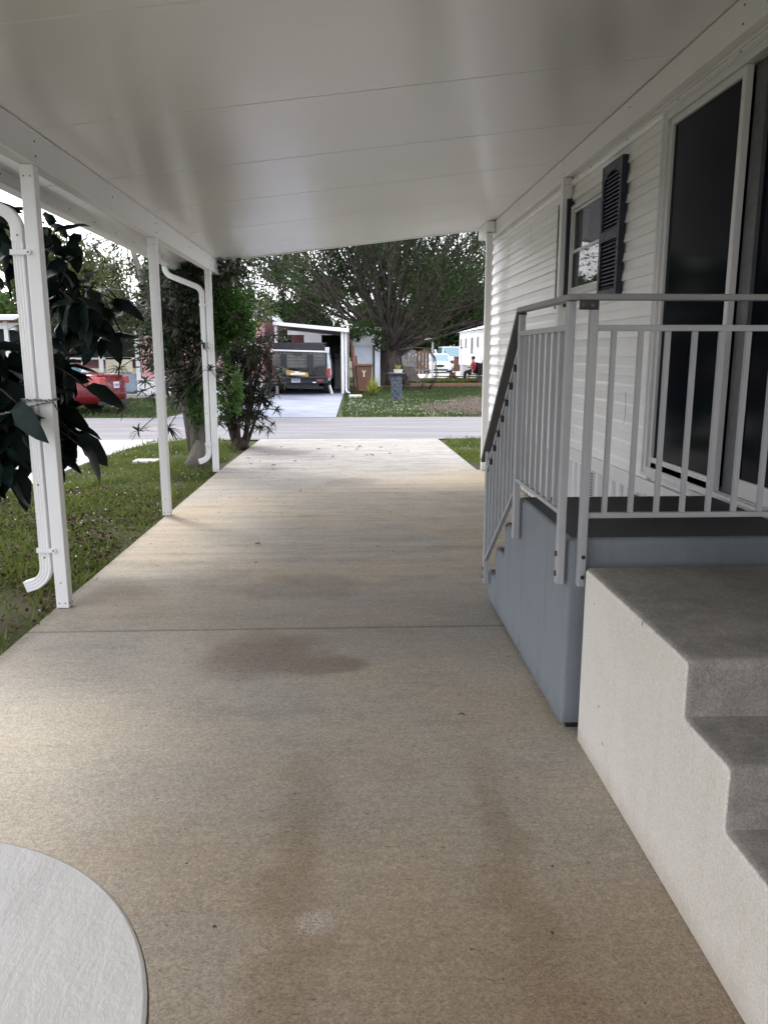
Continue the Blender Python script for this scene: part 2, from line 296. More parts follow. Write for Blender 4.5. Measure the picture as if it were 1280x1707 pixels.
# ------------------------------------------------------------------ geometry helpers
def tag(o, label=None, cat=None, group=None, kind=None):
    if label: o['label'] = label
    if cat: o['category'] = cat
    if group: o['group'] = group
    if kind: o['kind'] = kind
    return o
def thing(name, loc, label, cat, group=None, rz=0):
    o = bpy.data.objects.new(name, None); COL.objects.link(o); o.location = loc; o.rotation_euler = (0, 0, rz)
    o.empty_display_size = .1
    return tag(o, label, cat, group)
class MB:
    def __init__(s): s.v = []; s.f = []; s.mi = []; s.cur = 0
    def add(s, vs, fs):
        b = len(s.v); s.v += [tuple(v) for v in vs]; s.f += [tuple(b + i for i in f) for f in fs]; s.mi += [s.cur] * len(fs); return s
    def box(s, x0, x1, y0, y1, z0, z1):
        return s.add([(x0, y0, z0), (x1, y0, z0), (x1, y1, z0), (x0, y1, z0), (x0, y0, z1), (x1, y0, z1), (x1, y1, z1), (x0, y1, z1)],
                     [(3, 2, 1, 0), (4, 5, 6, 7), (0, 1, 5, 4), (1, 2, 6, 5), (2, 3, 7, 6), (3, 0, 4, 7)])
    def bar(s, a, b, w, h, up=(0, 0, 1)):
        a, b = Vector(a), Vector(b); d = (b - a).normalized(); side = d.cross(Vector(up))
        if side.length < 1e-4: side = Vector((1, 0, 0))
        side.normalize(); u = side.cross(d)
        vs = [p + side * (i * w / 2) + u * (j * h / 2) for p in (a, b) for i, j in ((-1, -1), (1, -1), (1, 1), (-1, 1))]
        return s.add(vs, [(0, 1, 2, 3), (7, 6, 5, 4), (0, 4, 5, 1), (1, 5, 6, 2), (2, 6, 7, 3), (3, 7, 4, 0)])
    def tube(s, pts, rad, n=8, cap=True):
        pts = [Vector(p) for p in pts]
        if isinstance(rad, (int, float)): rad = [rad] * len(pts)
        vs = []; ref = Vector((.31, .17, .93)).normalized()
        for i, p in enumerate(pts):
            d = (pts[min(i + 1, len(pts) - 1)] - pts[max(i - 1, 0)]).normalized()
            a = d.cross(ref)
            if a.length < .05: a = d.cross(Vector((1, 0, 0)))
            a.normalize(); c = d.cross(a)
            vs += [p + (a * math.cos(t) + c * math.sin(t)) * rad[i] for t in (2 * math.pi * k / n for k in range(n))]
        fs = [(i * n + k, i * n + (k + 1) % n, (i + 1) * n + (k + 1) % n, (i + 1) * n + k) for i in range(len(pts) - 1) for k in range(n)]
        if cap: fs += [tuple(range(n))[::-1], tuple(range((len(pts) - 1) * n, len(pts) * n))]
        return s.add(vs, fs)
    def prism(s, poly, axis, a, b):
        """poly: 2-D points; axis 'x' -> (y,z), 'y' -> (x,z), 'z' -> (x,y)"""
        def P(p, t): return {'x': (t, p[0], p[1]), 'y': (p[0], t, p[1]), 'z': (p[0], p[1], t)}[axis]
        n = len(poly); vs = [P(p, a) for p in poly] + [P(p, b) for p in poly]
        return s.add(vs, [tuple(range(n))[::-1], tuple(range(n, 2 * n))] + [(k, (k + 1) % n, n + (k + 1) % n, n + k) for k in range(n)])
    def lathe(s, c, prof, n=24):
        vs = [(c[0] + r * math.cos(2 * math.pi * k / n), c[1] + r * math.sin(2 * math.pi * k / n), c[2] + z) for r, z in prof for k in range(n)]
        m = len(prof)
        return s.add(vs, [(i * n + k, i * n + (k + 1) % n, (i + 1) * n + (k + 1) % n, (i + 1) * n + k) for i in range(m - 1) for k in range(n)] + [tuple(range(n))[::-1], tuple(range((m - 1) * n, m * n))])
    def disc(s, c, axis, r, t, n=12):
        a = Vector(c); d = Vector(axis).normalized() * t
        return s.tube([a, a + d], r, n)
    def build(s, name, mat, parent=None, bevel=0, smooth=False, seg=2, local=False):
        me = bpy.data.meshes.new(name)
        vs = s.v
        if parent is not None and not local:
            mw = world_of(parent).inverted(); vs = [mw @ Vector(v) for v in vs]
        me.from_pydata(vs, [], s.f); 
        for m in (mat if isinstance(mat, (list, tuple)) else [mat]): me.materials.append(m)
        if isinstance(mat, (list, tuple)): me.polygons.foreach_set('material_index', s.mi)
        o = bpy.data.objects.new(name, me); COL.objects.link(o); o.parent = parent
        if smooth: me.polygons.foreach_set('use_smooth', [True] * len(me.polygons))
        if bevel:
            b = o.modifiers.new('bevel', 'BEVEL'); b.width = bevel; b.segments = seg; b.limit_method = 'ANGLE'; b.angle_limit = R(35); b.harden_normals = False
        return o
def world_of(o):
    m = Matrix.LocRotScale(o.location, o.rotation_euler.to_quaternion(), o.scale)
    return world_of(o.parent) @ m if o.parent else m
def npmesh(name, V, F, mat, parent=None, kind=None):
    """V (n,3) float array, F (m,k) int array"""
    me = bpy.data.meshes.new(name)
    if parent is not None: V = V - np.array(world_of(parent).translation)
    k = F.shape[1]
    me.vertices.add(len(V)); me.vertices.foreach_set('co', np.ascontiguousarray(V, np.float32).ravel())
    me.loops.add(F.size); me.loops.foreach_set('vertex_index', np.ascontiguousarray(F, np.int32).ravel())
    me.polygons.add(len(F)); me.polygons.foreach_set('loop_start', np.arange(0, F.size, k, dtype=np.int32))
    me.polygons.foreach_set('loop_total', np.full(len(F), k, np.int32)) if hasattr(me.polygons[0], 'loop_total') and False else None
    me.update(calc_edges=True); me.validate()
    me.materials.append(mat)
    o = bpy.data.objects.new(name, me); COL.objects.link(o); o.parent = parent
    if kind: o['kind'] = kind
    return o
def leaf_quads(C, D, L, W, r=rng):
    """rhombic leaves at C pointing along D, length L, width W"""
    n = len(C); D = D / np.linalg.norm(D, axis=1, keepdims=True)
    A = r.normal(size=(n, 3)); Sd = np.cross(D, A); Sd /= np.linalg.norm(Sd, axis=1, keepdims=True) + 1e-9
    L = np.asarray(L).reshape(-1, 1); W = np.asarray(W).reshape(-1, 1)
    V = np.stack([C, C + D * L * .5 + Sd * W * .5, C + D * L, C + D * L * .5 - Sd * W * .5], 1).reshape(-1, 3)
    F = np.arange(n * 4).reshape(-1, 4); return V, F
def copy_tree(o, parent=None, shift=None):
    c = o.copy(); COL.objects.link(c); c.parent = parent
    for ch in kids.get(o.name, []) or [k for k in COL.objects if k.parent == o]: copy_tree(ch, c)
    return c
kids = {}

# ================================================================== THE SETTING
def sheet(name, x0, x1, y0, y1, z, mat, t=None):
    b = MB()
    if t: b.box(x0, x1, y0, y1, z - t, z)
    else: b.add([(x0, y0, z), (x1, y0, z), (x1, y1, z), (x0, y1, z)], [(0, 1, 2, 3)])
    return tag(b.build(name, mat), kind='structure')
sheet('ground', -300, 300, -60, 400, -.06, M['ground'])
sheet('lawn_earth', -14, 9, -8, 14.15, -.035, M['soil'])
sheet('road', -120, 120, 14.12, 19.05, -.012, M['road'])
drive = thing('driveway', (0, 0, 0), None, None); tag(drive, kind='structure')
b = MB(); b.box(-1.74, 1.9, -8, 10.9, -.12, -.03); b.box(-1.56, 1.5, 10.9, 14.09, -.12, -.03); b.build('slab_bed', M['gravel'], drive)
def slab(poly): 
    b = MB(); b.prism(poly, 'z', -.10, 0.0); return b.build('slab', M['concrete'], drive, .006)
slab([(-1.78, -8), (2.0, -8), (2.0, 4.19), (-1.775, 4.19)])
slab([(-1.775, 4.199), (2.0, 4.199), (2.0, 10.2), (1.66, 10.2), (1.565, 14.10), (-1.585, 14.13), (-1.70, 10.3)])
nd = MB(); nd.prism([(-9, 8.9), (-3.95, 8.82), (-3.72, 9.2), (-3.69, 10.3), (-3.65, 11.4), (-3.54, 12.8), (-3.3, 13.6), (-2.9, 14.1), (-9, 14.1)], 'z', -.1, 0.002)
tag(nd.build('neighbour_driveway', M['pdrive'], None, .006), kind='structure')
b = MB(); b.prism([(-4.3, 19.0), (-.33, 19.0), (-.22, 30.5), (-.2, 38), (-3.0, 38), (-3.0, 30)], 'z', -.1, 0.004)
tag(b.build('opposite_driveway', M['bdrive']), kind='structure')
b = MB(); b.prism([(3.2, 46), (5.3, 44.5), (9.5, 45), (9.5, 80), (3.5, 80)], 'z', -.1, 0.0)
tag(b.build('far_lane', M['pdrive']), kind='structure')
b = MB(); b.prism([(-.1, 36), (8.5, 36), (8.5, 41), (4, 40.2), (-.1, 41)], 'z', -.1, .01)
tag(b.build('mulch_bed', M['mulch']), kind='structure')

# lawn blades
def grass(name, n, xr, yr, ok, hgt, wid, mat, r, flat=.55):
    X = r.uniform(*xr, n); Y = r.uniform(*yr, n); k = ok(X, Y)
    # clumpy: drop blades where a cheap value noise is low
    nz = np.sin(X * 2.1 + 1.3 * np.sin(Y * 1.7)) * np.sin(Y * 2.6 + np.sin(X * 3.1)) + .5 * np.sin(X * 7.3 + Y * 3) * np.sin(Y * 8.1 - X * 2)
    k &= r.uniform(-1.15, .65, n) < nz; X = X[k]; Y = Y[k]; n = len(X)
    C = np.stack([X, Y, np.full(n, -.04)], 1)
    a = r.uniform(0, 2 * np.pi, n); t = r.uniform(.1, flat * 2, n)
    D = np.stack([np.cos(a) * t, np.sin(a) * t, np.ones(n)], 1)
    V, F = leaf_quads(C, D, hgt * r.uniform(.6, 1.4, n), wid * r.uniform(.6, 1.4, n), r)
    return npmesh(name, V, F, mat, None, 'stuff')
def okL(X, Y): 
    slabx = (X > -1.775 + .03 * np.sin(X * 91 + Y * 57) * np.sin(Y * 23)) & (X < 1.66)
    nbr = (X < -3.62 + .12 * np.clip(Y - 12, 0, 3)) & (Y > 8.85)
    bare = ((X + 2.5) ** 2 / .5 + (Y - 4.2) ** 2 / .9 < 1) & (np.sin(X * 40) * np.sin(Y * 33) < .55)
    return ~slabx & ~nbr & ~bare & ~((X > 1.6) & (Y < 10.9))
g = grass('lawn_grass', 330000, (-6.5, 5), (1.5, 14.15), okL, .07, .012, M['grass'], rng, .9)
g2 = grass('tall_grass_tufts', 26000, (-6.5, 5), (1.5, 14.15), okL, .12, .014, M['grass'], rng, .8); tag(g2, 'taller grass tufts along the near lawn', None, None, 'stuff')
tag(g, 'short patchy green lawn beside the concrete driveway', None, None, 'stuff')
def okF(X, Y): return ~((X > -4.35) & (X < -.2)) & ~((X > 3) & (Y > 44.5)) & ~((Y > 36) & (Y < 41) & (X > 0))
g = grass('opposite_grass', 230000, (-14, 13), (19.1, 50), okF, .10, .03, M['grassfar'], rng)
tag(g, 'short worn grass across the road', None, None, 'stuff')
# pale petals and bits scattered over the lawn
def litter(name, n, xr, yr, ok, s, z, mat):
    X = rng.uniform(*xr, n); Y = rng.uniform(*yr, n); k = ok(X, Y)
    nz = np.sin(X * 2.9) * np.sin(Y * 3.7 + X); k &= rng.uniform(-1, 1, n) < nz + .3; X = X[k]; Y = Y[k]; n = len(X)
    C = np.stack([X, Y, rng.uniform(z, z + .035, n)], 1); D = np.stack([rng.normal(size=n), rng.normal(size=n), rng.normal(size=n) * .3], 1)
    V, F = leaf_quads(C, D, s * rng.uniform(.6, 1.5, n), s * .7 * rng.uniform(.6, 1.4, n)); return npmesh(name, V, F, mat, None, 'stuff')
tag(litter('petal_litter', 5500, (-6, 2.5), (2.5, 14.1), okL, .017, .0, M['litter']), 'small pale petals scattered over the near lawn', kind='stuff')
tag(litter('brown_leaf_litter', 15000, (-4, -1.8), (1.5, 9), okL, .03, -.02, M['deadleaf']), 'small brown leaf crumbs on the bare lawn edge', kind='stuff')
tag(litter('pale_leaf_litter', 4200, (-.1, 6), (19.5, 26), okF, .028, 0, M['litter']), 'pale fallen bits on the grass across the road', kind='stuff')

# ================================================================== CARPORT
def roof_z(x): return 2.675 + (x + 1.73) * .12
cp = thing('carport', (0, 4, 0), 'long white aluminium carport with sloping insulated panel roof over the driveway', 'carport')
ys = [-2.85, -1.6, -.35, .9, 2.13, 3.37, 4.66, 5.92, 7.16, 8.50, 9.73, 10.85]
XA, XB = -2.16, 1.875
for y0, y1 in zip(ys[:-1], ys[1:]):
    b = MB(); y1 -= .003; y0 += .003
    za, zb = roof_z(XA), roof_z(XB); T = .075; k = .007
    prof = [(y0, 0), (y0, T), (y1, T), (y1, 0)]
    b.add([(XA, y0, za), (XA, y1, za), (XB, y1, zb), (XB, y0, zb), (XA, y0, za + T), (XA, y1, za + T), (XB, y1, zb + T), (XB, y0, zb + T)],
          [(0, 1, 2, 3), (7, 6, 5, 4), (0, 4, 5, 1), (3, 2, 6, 7), (1, 5, 6, 2), (0, 3, 7, 4)])
    b.build('roof_panel', M['ceil'], cp, .004)
    if y1 < 10:   # small tongue strip inside the joint closes it to the sky
        c = MB(); c.add([(XA, y1 - .02, za + .012), (XA, y1 + .025, za + .012), (XB, y1 + .025, zb + .012), (XB, y1 - .02, zb + .012)], [(0, 1, 2, 3)]); c.v = [(v[0], v[1], v[2] + .068) for v in c.v]
        c.build('joint_strip', M['gravel'], cp)
def screws(b, pts, axis=(1, 0, 0), r=.0055):
    for p in pts: b.disc(p, axis, r, .004, 8)
# roof end trim
b = MB(); b.bar((XA - .02, 10.862, roof_z(XA) + .035), (XB, 10.862, roof_z(XB) + .035), .02, .10); b.build('end_trim', M['white'], cp, .003)
# left carrying beam with lower flange
b = MB(); b.box(-1.75, -1.69, -2.85, 10.80, 2.505, 2.671); lb = b.build('beam', M['white'], cp, .006)
b = MB(); b.box(-1.762, -1.679, -2.85, 10.79, 2.494, 2.507); b.box(-1.70, -1.682, -2.85, 10.79, 2.665, 2.676); b.build('beam_flange', M['white'], lb, .003)
b = MB(); screws(b, [(-1.689, y, z) for y in (1.98, 4.66, 7.42, 10.18) for z in (2.62, 2.545)]); screws(b, [(-1.689, y, 2.60) for y in (3.2, 6.1, 8.9)]); b.build('screw', M['screw'], lb)['kind'] = 'stuff'
# gutter along the left eave
gz = roof_z(-2.16)
gt = MB(); gt.prism([(-2.16, gz + .075), (-2.16, gz - .065), (-2.175, gz - .075), (-2.27, gz - .075), (-2.30, gz - .045), (-2.33, gz + .09), (-2.315, gz + .09), (-2.285, gz - .035), (-2.262, gz - .062), (-2.185, gz - .062), (-2.172, gz - .05), (-2.172, gz + .075)], 'y', -2.85, 10.86)
go = gt.build('gutter', M['white'], cp, .003)
b = MB(); screws(b, [(-2.158, y, gz - .03) for y in np.arange(1, 10.8, .62)], (1, 0, 0), .006); b.build('rivet', M['screw'], go)['kind'] = 'stuff'
# posts
def post(x0, x1, y, ztop, s=.075):
    b = MB(); b.box(x0, x1, y, y + s, .004, ztop); o = b.build('post', M['white'], cp, .005)
    d = MB(); screws(d, [(x0 + .02, y - .003, .035), (x1 - .02, y - .003, .035), (x0 + .037, y - .003, .16), (x0 + .02, y - .003, ztop - .06), (x1 - .02, y - .003, ztop - .06)], (0, 1, 0), .004)
    screws(d, [(x1 - .001, y + .02, .03), (x1 - .001, y + .055, .03)], (1, 0, 0), .005)
    d.build('screw', M['screw'], o)['kind'] = 'stuff'
    return o
for y in (-.9, 1.85, 4.60, 7.34, 10.13): post(-1.758, -1.683, y, 2.493)
# header beam at the house side
b = MB(); b.box(1.806, 1.868, -2.85, 10.80, 2.935, roof_z(1.806) - .004); hb = b.build('header_beam', M['white'], cp, .006)
b = MB(); screws(b, [(1.803, y, z) for y in (1.2, 3.9, 6.98, 10.2) for z in (3.05, 2.97)], (1, 0, 0)); screws(b, [(1.803, y, 3.04) for y in (5.4, 8.8)]); b.build('screw', M['screw'], hb)['kind'] = 'stuff'
post(1.790, 1.866, 6.93, 2.934)
post(1.700, 1.776, 10.13, 2.96)
b = MB(); b.box(1.70, 1.80, 10.13, 10.79, 2.94, 3.085); b.build('corner_bracket', M['white'], cp, .005)
# downspouts: square ribbed pipes with curved elbows
def rect_sweep(b, pts, w, d, side=(0, 1, 0)):
    """rounded ribbed rectangular pipe swept along pts (in a vertical x-z plane)"""
    sd = Vector(side); prof = []
    nrib = 4
    for (sx, sy, ex, ey) in ((-1, -1, 1, -1), (1, -1, 1, 1), (1, 1, -1, 1), (-1, 1, -1, -1)):
        for k in range(nrib * 2):
            t = k / (nrib * 2); u = sx + (ex - sx) * t; v = sy + (ey - sy) * t; ins = .93 if k % 2 == 0 and k else 1.0
            if k == 0: ins = .95
            prof.append((u * ins, v * ins))
    n = len(prof); vs = []
    P_ = [Vector(p) for p in pts]
    for i, p in enumerate(P_):
        dr = (P_[min(i + 1, len(P_) - 1)] - P_[max(i - 1, 0)]).normalized(); a = sd.cross(dr).normalized()
        vs += [p + a * (u * w / 2) + sd * (v * d / 2) for u, v in prof]
    fs = [(i * n + k, i * n + (k + 1) % n, (i + 1) * n + (k + 1) % n, (i + 1) * n + k) for i in range(len(P_) - 1) for k in range(n)]
    b.add(vs, fs)
def downspout(y, xp, ztop):
    yc = y + .035; b = MB(); xo = -2.235; x1 = xp
    pts = [(x1, yc, .30), (x1, yc, 1.3), (x1, yc, ztop - .33)]
    rect_sweep(b, pts, .062, .05); o = b.build('downspout', M['white'], cp)
    e = MB(); arc = [(x1, yc, ztop - .36)]
    c0 = Vector((x1 - .11, 0, ztop - .30))
    for k in range(0, 8): t = R(k * 10); arc.append((c0.x + .11 * math.cos(t), yc, c0.z + .11 * math.sin(t)))
    lx, lz = arc[-1][0], arc[-1][2]
    c1 = Vector((xo + .11, 0, ztop + .02))
    for k in range(8): t = R(250 - k * 10); arc.append((c1.x + .11 * math.cos(t), yc, c1.z + .11 * math.sin(t)))
    arc.append((xo, yc, ztop + .07))
    rect_sweep(e, arc, .066, .054); e.build('upper_elbow', M['white'], o, 0, True)
    e = MB(); arc = [(x1, yc, .34), (x1, yc, .28)]; c = (x1 - .12, .26)
    for k in range(0, 8): t = R(-k * 9.5); arc.append((c[0] + .12 * math.cos(t), yc, c[1] + .12 * math.sin(t)))
    arc.append((arc[-1][0] - .055, yc, arc[-1][2] - .018))
    # corrugated bend
    rect_sweep(e, arc, .068, .056); e.build('lower_elbow', M['white'], o, 0, False)
    for z in (.36, ztop - .42):
        s = MB(); s.box(x1 - .034, -1.735, y - .007, y - .003, z - .014, z + .014); s.box(x1 - .038, x1 - .034, y - .007, yc + .02, z - .014, z + .014)
        s.disc((-1.745, y - .009, z), (0, 1, 0), .016, .005, 14)
        st = s.build('strap', M['white'], o, .001)
    d = MB(); screws(d, [(-1.745, y - .011, z) for z in (.36, ztop - .42)] + [(x1, yc - .03, .315), (x1 + .005, yc - .029, ztop - .33), (x1, yc - .029, .75)], (0, 1, 0), .005); d.build('screw', M['screw'], o)['kind'] = 'stuff'
downspout(4.60, -1.806, 2.46)
downspout(10.13, -1.802, 2.50)

# ================================================================== HOME ON THE RIGHT
hm = thing('mobile_home', (3.8, 4, 0), 'white mobile home with horizontal vinyl siding along the right of the carport', 'house')
WX = 1.885
b = MB()
# wall core with window hole and door recess
def core(y0, y1, z0, z1, x0=WX + .012): b.box(x0, x0 + .1, y0, y1, z0, z1)
core(6.86, 10.76, .02, 3.2); core(4.86, 6.05, .02, 3.2); core(6.05, 6.86, .02, 1.99); core(6.05, 6.86, 2.67, 3.2)
core(3.0, 4.86, 2.86, 3.2); core(-6, 3.0, .02, 3.2); core(3.0, 4.86, .02, .77)
b.box(1.9, 6.5, 10.66, 10.762, .02, 3.2); b.box(6.4, 6.5, -6, 10.66, .02, 3.2)
b.build('wall', M['siding'], hm)
# siding boards, one mesh object per piece
BH = .1268; zb = .715
def board(z, y0, y1):
    if y1 - y0 < .04: return
    b = MB(); x = WX
    prof = [(x + .012, z + BH + .004), (x + .003, z + BH), (x - .001, z + BH * .55), (x - .009, z + BH * .42), (x - .018, z + .004), (x - .017, z), (x + .012, z)]
    n = len(prof); vs = [(p[0], y0, p[1]) for p in prof] + [(p[0], y1, p[1]) for p in prof]
    b.add(vs, [tuple(range(n)), tuple(range(n, 2 * n))[::-1]] + [(k + 1, k, n + k, n + k + 1) for k in range(n - 1)])
    b.build('siding_board', M['siding'], hm)
laps = [5.35, 7.9, 6.4, 8.9, 7.4, 9.6, 5.2, 8.3, 6.9, 9.4, 7.7, 5.5, 8.6, 6.2, 9.1, 7.1, 9.8]
i = 0; z = zb
while z < 2.86:
    segs = [(4.87, 10.755)]
    if z + BH > 2.0 and z < 2.66: segs = [(4.87, 6.03), (6.88, 10.755)]
    elif z > 2.83: segs = [(-6, 10.755)]
    if z <= 2.83: segs.append((-6, 2.98))
    for (a, c) in segs:
        L = laps[(i // 2) % len(laps)]   # two-course panels share their lap
        if a < L - .2 and L < c - .2: board(z, a, L - .0015); board(z, L + .0015, c)
        else: board(z, a, c)
    z += BH; i += 1
# rounded trim rails under the header, with screws
b = MB()
b.prism([(WX + .01, 2.865), (WX - .020, 2.862), (WX - .033, 2.875), (WX - .033, 2.90), (WX - .018, 2.915), (WX + .01, 2.92)], 'y', -6, 10.76)
b.prism([(WX + .01, 2.922), (WX - .014, 2.922), (WX - .014, 2.945), (WX + .01, 2.99)], 'y', -6, 10.76)
tr = b.build('top_trim', M['siding'], hm, .003)
b = MB(); screws(b, [(WX - .036, y, 2.888) for y in (3.4, 4.0, 4.72, 5.55, 6.35, 6.72, 8.1, 9.3)], (1, 0, 0), .006); screws(b, [(WX - .014, y, 2.745) for y in (5.0, 5.5, 6.6, 7.8)], (1, 0, 0), .005); b.build('screw', M['screw'], tr)['kind'] = 'stuff'
# corner trim
b = MB(); b.box(WX - .02, WX + .05, 10.70, 10.775, .05, 2.93); b.build('corner_trim', M['siding'], hm, .004)
# cracks in two boards (dark broken slivers set into the siding)
def crack(y, z0, z1):
    b = MB(); k = 5; pts = [(y + rnd.uniform(-.014, .014), z0 + (z1 - z0) * j / k) for j in range(k + 1)]
    for p, q in zip(pts[:-1], pts[1:]):
        wd = rnd.uniform(.002, .005); b.add([(WX - .0195, p[0] - wd, p[1]), (WX - .0195, p[0] + wd, p[1]), (WX - .0195, q[0] + wd, q[1]), (WX - .0195, q[0] - wd, q[1])], [(0, 1, 2, 3)])
    b.build('siding_crack', M['gravel'], hm)
crack(8.42, 2.60, 2.76); crack(9.55, 2.52, 2.66); crack(5.33, 1.02, 1.24); crack(10.1, 1.95, 2.10); crack(5.62, .80, .95)
# skirting: sill board then ribbed vertical panels
b = MB(); b.box(WX - .022, WX + .01, -6, 10.76, .62, .712); b.box(WX - .03, WX - .01, -6, 10.76, .612, .625); b.build('skirting_sill', M['skirt'], hm, .004)
b = MB(); y = 2.0
while y < 10.7:
    b.prism([(WX + .008, y), (WX - .012, y + .012), (WX - .012, y + .085), (WX + .008, y + .10)], 'z', .03, .611); y += .16
b.build('skirting', M['skirt'], hm)
b = MB()
for y0 in (5.02, 5.98, 7.1, 8.4):
    for jy in range(4):
        for jz in range(14): b.box(WX - .0145, WX - .0118, y0 + jy * .016, y0 + jy * .016 + .006, .30 + jz * .021, .312 + jz * .021)
b.build('skirting_vent', M['gravel'], hm)['kind'] = 'stuff'
# window
win = MB(); 
def frame(b, x0, x1, y0, y1, z0, z1, t):
    b.box(x0, x1, y0, y0 + t, z0, z1); b.box(x0, x1, y1 - t, y1, z0, z1); b.box(x0, x1, y0 + t, y1 - t, z1 - t, z1); b.box(x0, x1, y0 + t, y1 - t, z0, z0 + t)
frame(win, WX - .028, WX + .03, 6.02, 6.89, 1.975, 2.695, .032)
wn = win.build('window', M['frame'], hm, .003)
b = MB(); frame(b, WX - .012, WX + .006, 6.055, 6.855, 2.31, 2.66, .022); b.build('upper_sash', M['frame'], wn, .002)
b = MB(); frame(b, WX - .020, WX - .002, 6.055, 6.855, 2.01, 2.335, .024); b.build('lower_sash', M['frame'], wn, .002)
b = MB(); b.box(WX - .004, WX, 6.078, 6.832, 2.333, 2.637); b.build('pane', M['winglass'], wn)
b = MB(); b.box(WX - .012, WX - .008, 6.08, 6.83, 2.035, 2.310); b.build('pane', M['winglass'], wn)
b = MB()
for y0, y1 in ((6.02, 6.38),):
    n = 14; vs = []
    for k in range(n + 1):
        yy = y0 + (y1 - y0) * k / n; xx = WX + .16 + .02 * math.sin(k * 2.1); vs += [(xx, yy, 1.95), (xx, yy, 2.75)]
    b.add(vs, [(2 * k, 2 * k + 2, 2 * k + 3, 2 * k + 1) for k in range(n)])
b.build('curtain', M['curtain'], wn, 0, True)
b = MB(); b.box(WX + .115, WX + .8, 5.6, 5.62, 1.7, 2.9); b.box(WX + .8, WX + .82, 5.6, 7.4, 1.7, 2.9); b.box(WX + .115, WX + .8, 7.38, 7.4, 1.7, 2.9); b.box(WX + .115, WX + .8, 5.6, 7.4, 1.68, 1.7); b.box(WX + .115, WX + .8, 5.6, 7.4, 2.9, 2.92); b.build('room_lining', M['interior'], wn)
# louvred shutters
def shutter(y0, y1, z0, z1):
    X0, X1 = WX - .055, WX - .012
    b = MB(); zm = z0 + (z1 - z0) * .47
    b.box(X0, X1, y0, y0 + .045, z0, z1); b.box(X0, X1, y1 - .045, y1, z0, z1)
    b.box(X0, X1, y0 + .045, y1 - .045, z1 - .055, z1); b.box(X0, X1, y0 + .045, y1 - .045, z0, z0 + .06); b.box(X0, X1, y0 + .045, y1 - .045, zm - .035, zm + .035)
    b.box(X0 + .028, X1, y0 + .045, y1 - .045, z0 + .05, z1 - .05)
    # arched head
    yc = (y0 + y1) / 2; hw = (y1 - y0) / 2 - .045; pts = [(y1 - .045, z1 - .055)] + [(yc + hw * math.cos(R(a)), z1 - .13 + .07 * math.sin(R(a))) for a in range(0, 181, 15)] + [(y0 + .045, z1 - .055)]
    b.prism(pts, 'x', X0 + .002, X0 + .02)
    s = b.build('shutter', M['shutter'], hm, .003)
    for a, c in ((z0 + .07, zm - .04), (zm + .045, z1 - .075)):
        z = a
        while z < c:
            l = MB(); l.add([(X0 + .006, y0 + .045, z), (X0 + .006, y1 - .045, z), (X0 + .03, y1 - .045, z + .026), (X0 + .03, y0 + .045, z + .026), (X0 + .009, y0 + .045, z - .004), (X0 + .009, y1 - .045, z - .004)], [(0, 1, 2, 3), (0, 4, 5, 1)])
            l.build('louvre', M['shutter'], s); z += .027
shutter(5.56, 5.99, 1.885, 2.80); shutter(6.90, 7.22, 1.885, 2.76)
# sliding glass door
dr = MB(); frame(dr, WX - .045, WX + .09, 2.98, 4.875, .755, 2.862, .045); door = dr.build('sliding_door', M['frame'], hm, .003)
b = MB(); frame(b, WX - .052, WX - .040, 2.975, 4.89, .75, 2.875, .02); b.build('door_casing', M['frame'], door, .002)
b = MB(); frame(b, WX - .03, WX + .005, 3.93, 4.828, .80, 2.815, .04); b.box(WX - .03, WX + .005, 3.97, 4.79, .80, .868); b.build('door_panel', M['frame'], door, .003)
b = MB(); b.box(WX - .012, WX - .006, 3.97, 4.79, .868, 2.776); b.build('pane', M['doorglass'], door)
b = MB(); b.box(WX + .012, WX + .06, 3.81, 3.92, .80, 2.815); b.box(WX + .012, WX + .06, 3.0, 3.10, .80, 2.815); b.box(WX + .012, WX + .06, 3.10, 3.81, 2.75, 2.815); b.build('inner_stile', M['greyframe'], door, .003)
b = MB(); b.box(WX + .02, WX + .05, 3.10, 3.81, .80, .89); b.build('bottom_rail', M['frame'], door, .003)
b = MB(); b.box(WX + .034, WX + .04, 3.10, 3.81, .89, 2.75); b.build('pane', M['doorglass'], door)
b = MB()
for k in range(4): b.box(WX - .04 + k * .03, WX - .03 + k * .03, 3.03, 4.83, .79, .806)
b.box(WX - .075, WX - .045, 2.98, 4.12, .765, .778); b.build('door_track', M['frame'], door, .001)
b = MB(); b.box(WX + .092, WX + .1, 2.98, 4.875, .76, 2.86); b.build('dark_lining', M['interior'], door)
b = MB(); b.tube([(WX + .004, 3.13, 1.75), (WX - .01, 3.13, 1.72), (WX - .01, 3.13, 1.55), (WX + .004, 3.13, 1.52)], .007, 8); b.build('door_handle', M['frame'], door, 0, True)
b = MB(); b.add([(1.80, -6.2, 3.2), (1.80, 10.9, 3.2), (4.2, 10.9, 3.75), (4.2, -6.2, 3.75), (6.6, -6.2, 3.2), (6.6, 10.9, 3.2)], [(0, 3, 2, 1), (3, 4, 5, 2), (1, 2, 5)]); b.build('roof', M['bwhite'], hm)
# unseen wall added behind the viewer to cut light from the rear
sh = thing('rear_shade_wall', (0, -7.1, 0), 'added white wall behind the viewer that cuts light from the rear', 'shed')
b = MB(); b.box(-1.72, 1.7, -7.25, -7.12, .0, 2.66); b.build('wall', M['siding'], sh)
b = MB(); b.box(-.5, .4, -7.118, -7.08, .02, 2.05); b.build('door', M['frame'], sh, .005)
for k in range(20): b = MB(); b.prism([(-7.118, .03 + k * .13), (-7.100, .03 + k * .13), (-7.114, .157 + k * .13), (-7.118, .157 + k * .13)], 'x', .42, 1.65); b.build('siding_board', M['siding'], sh)

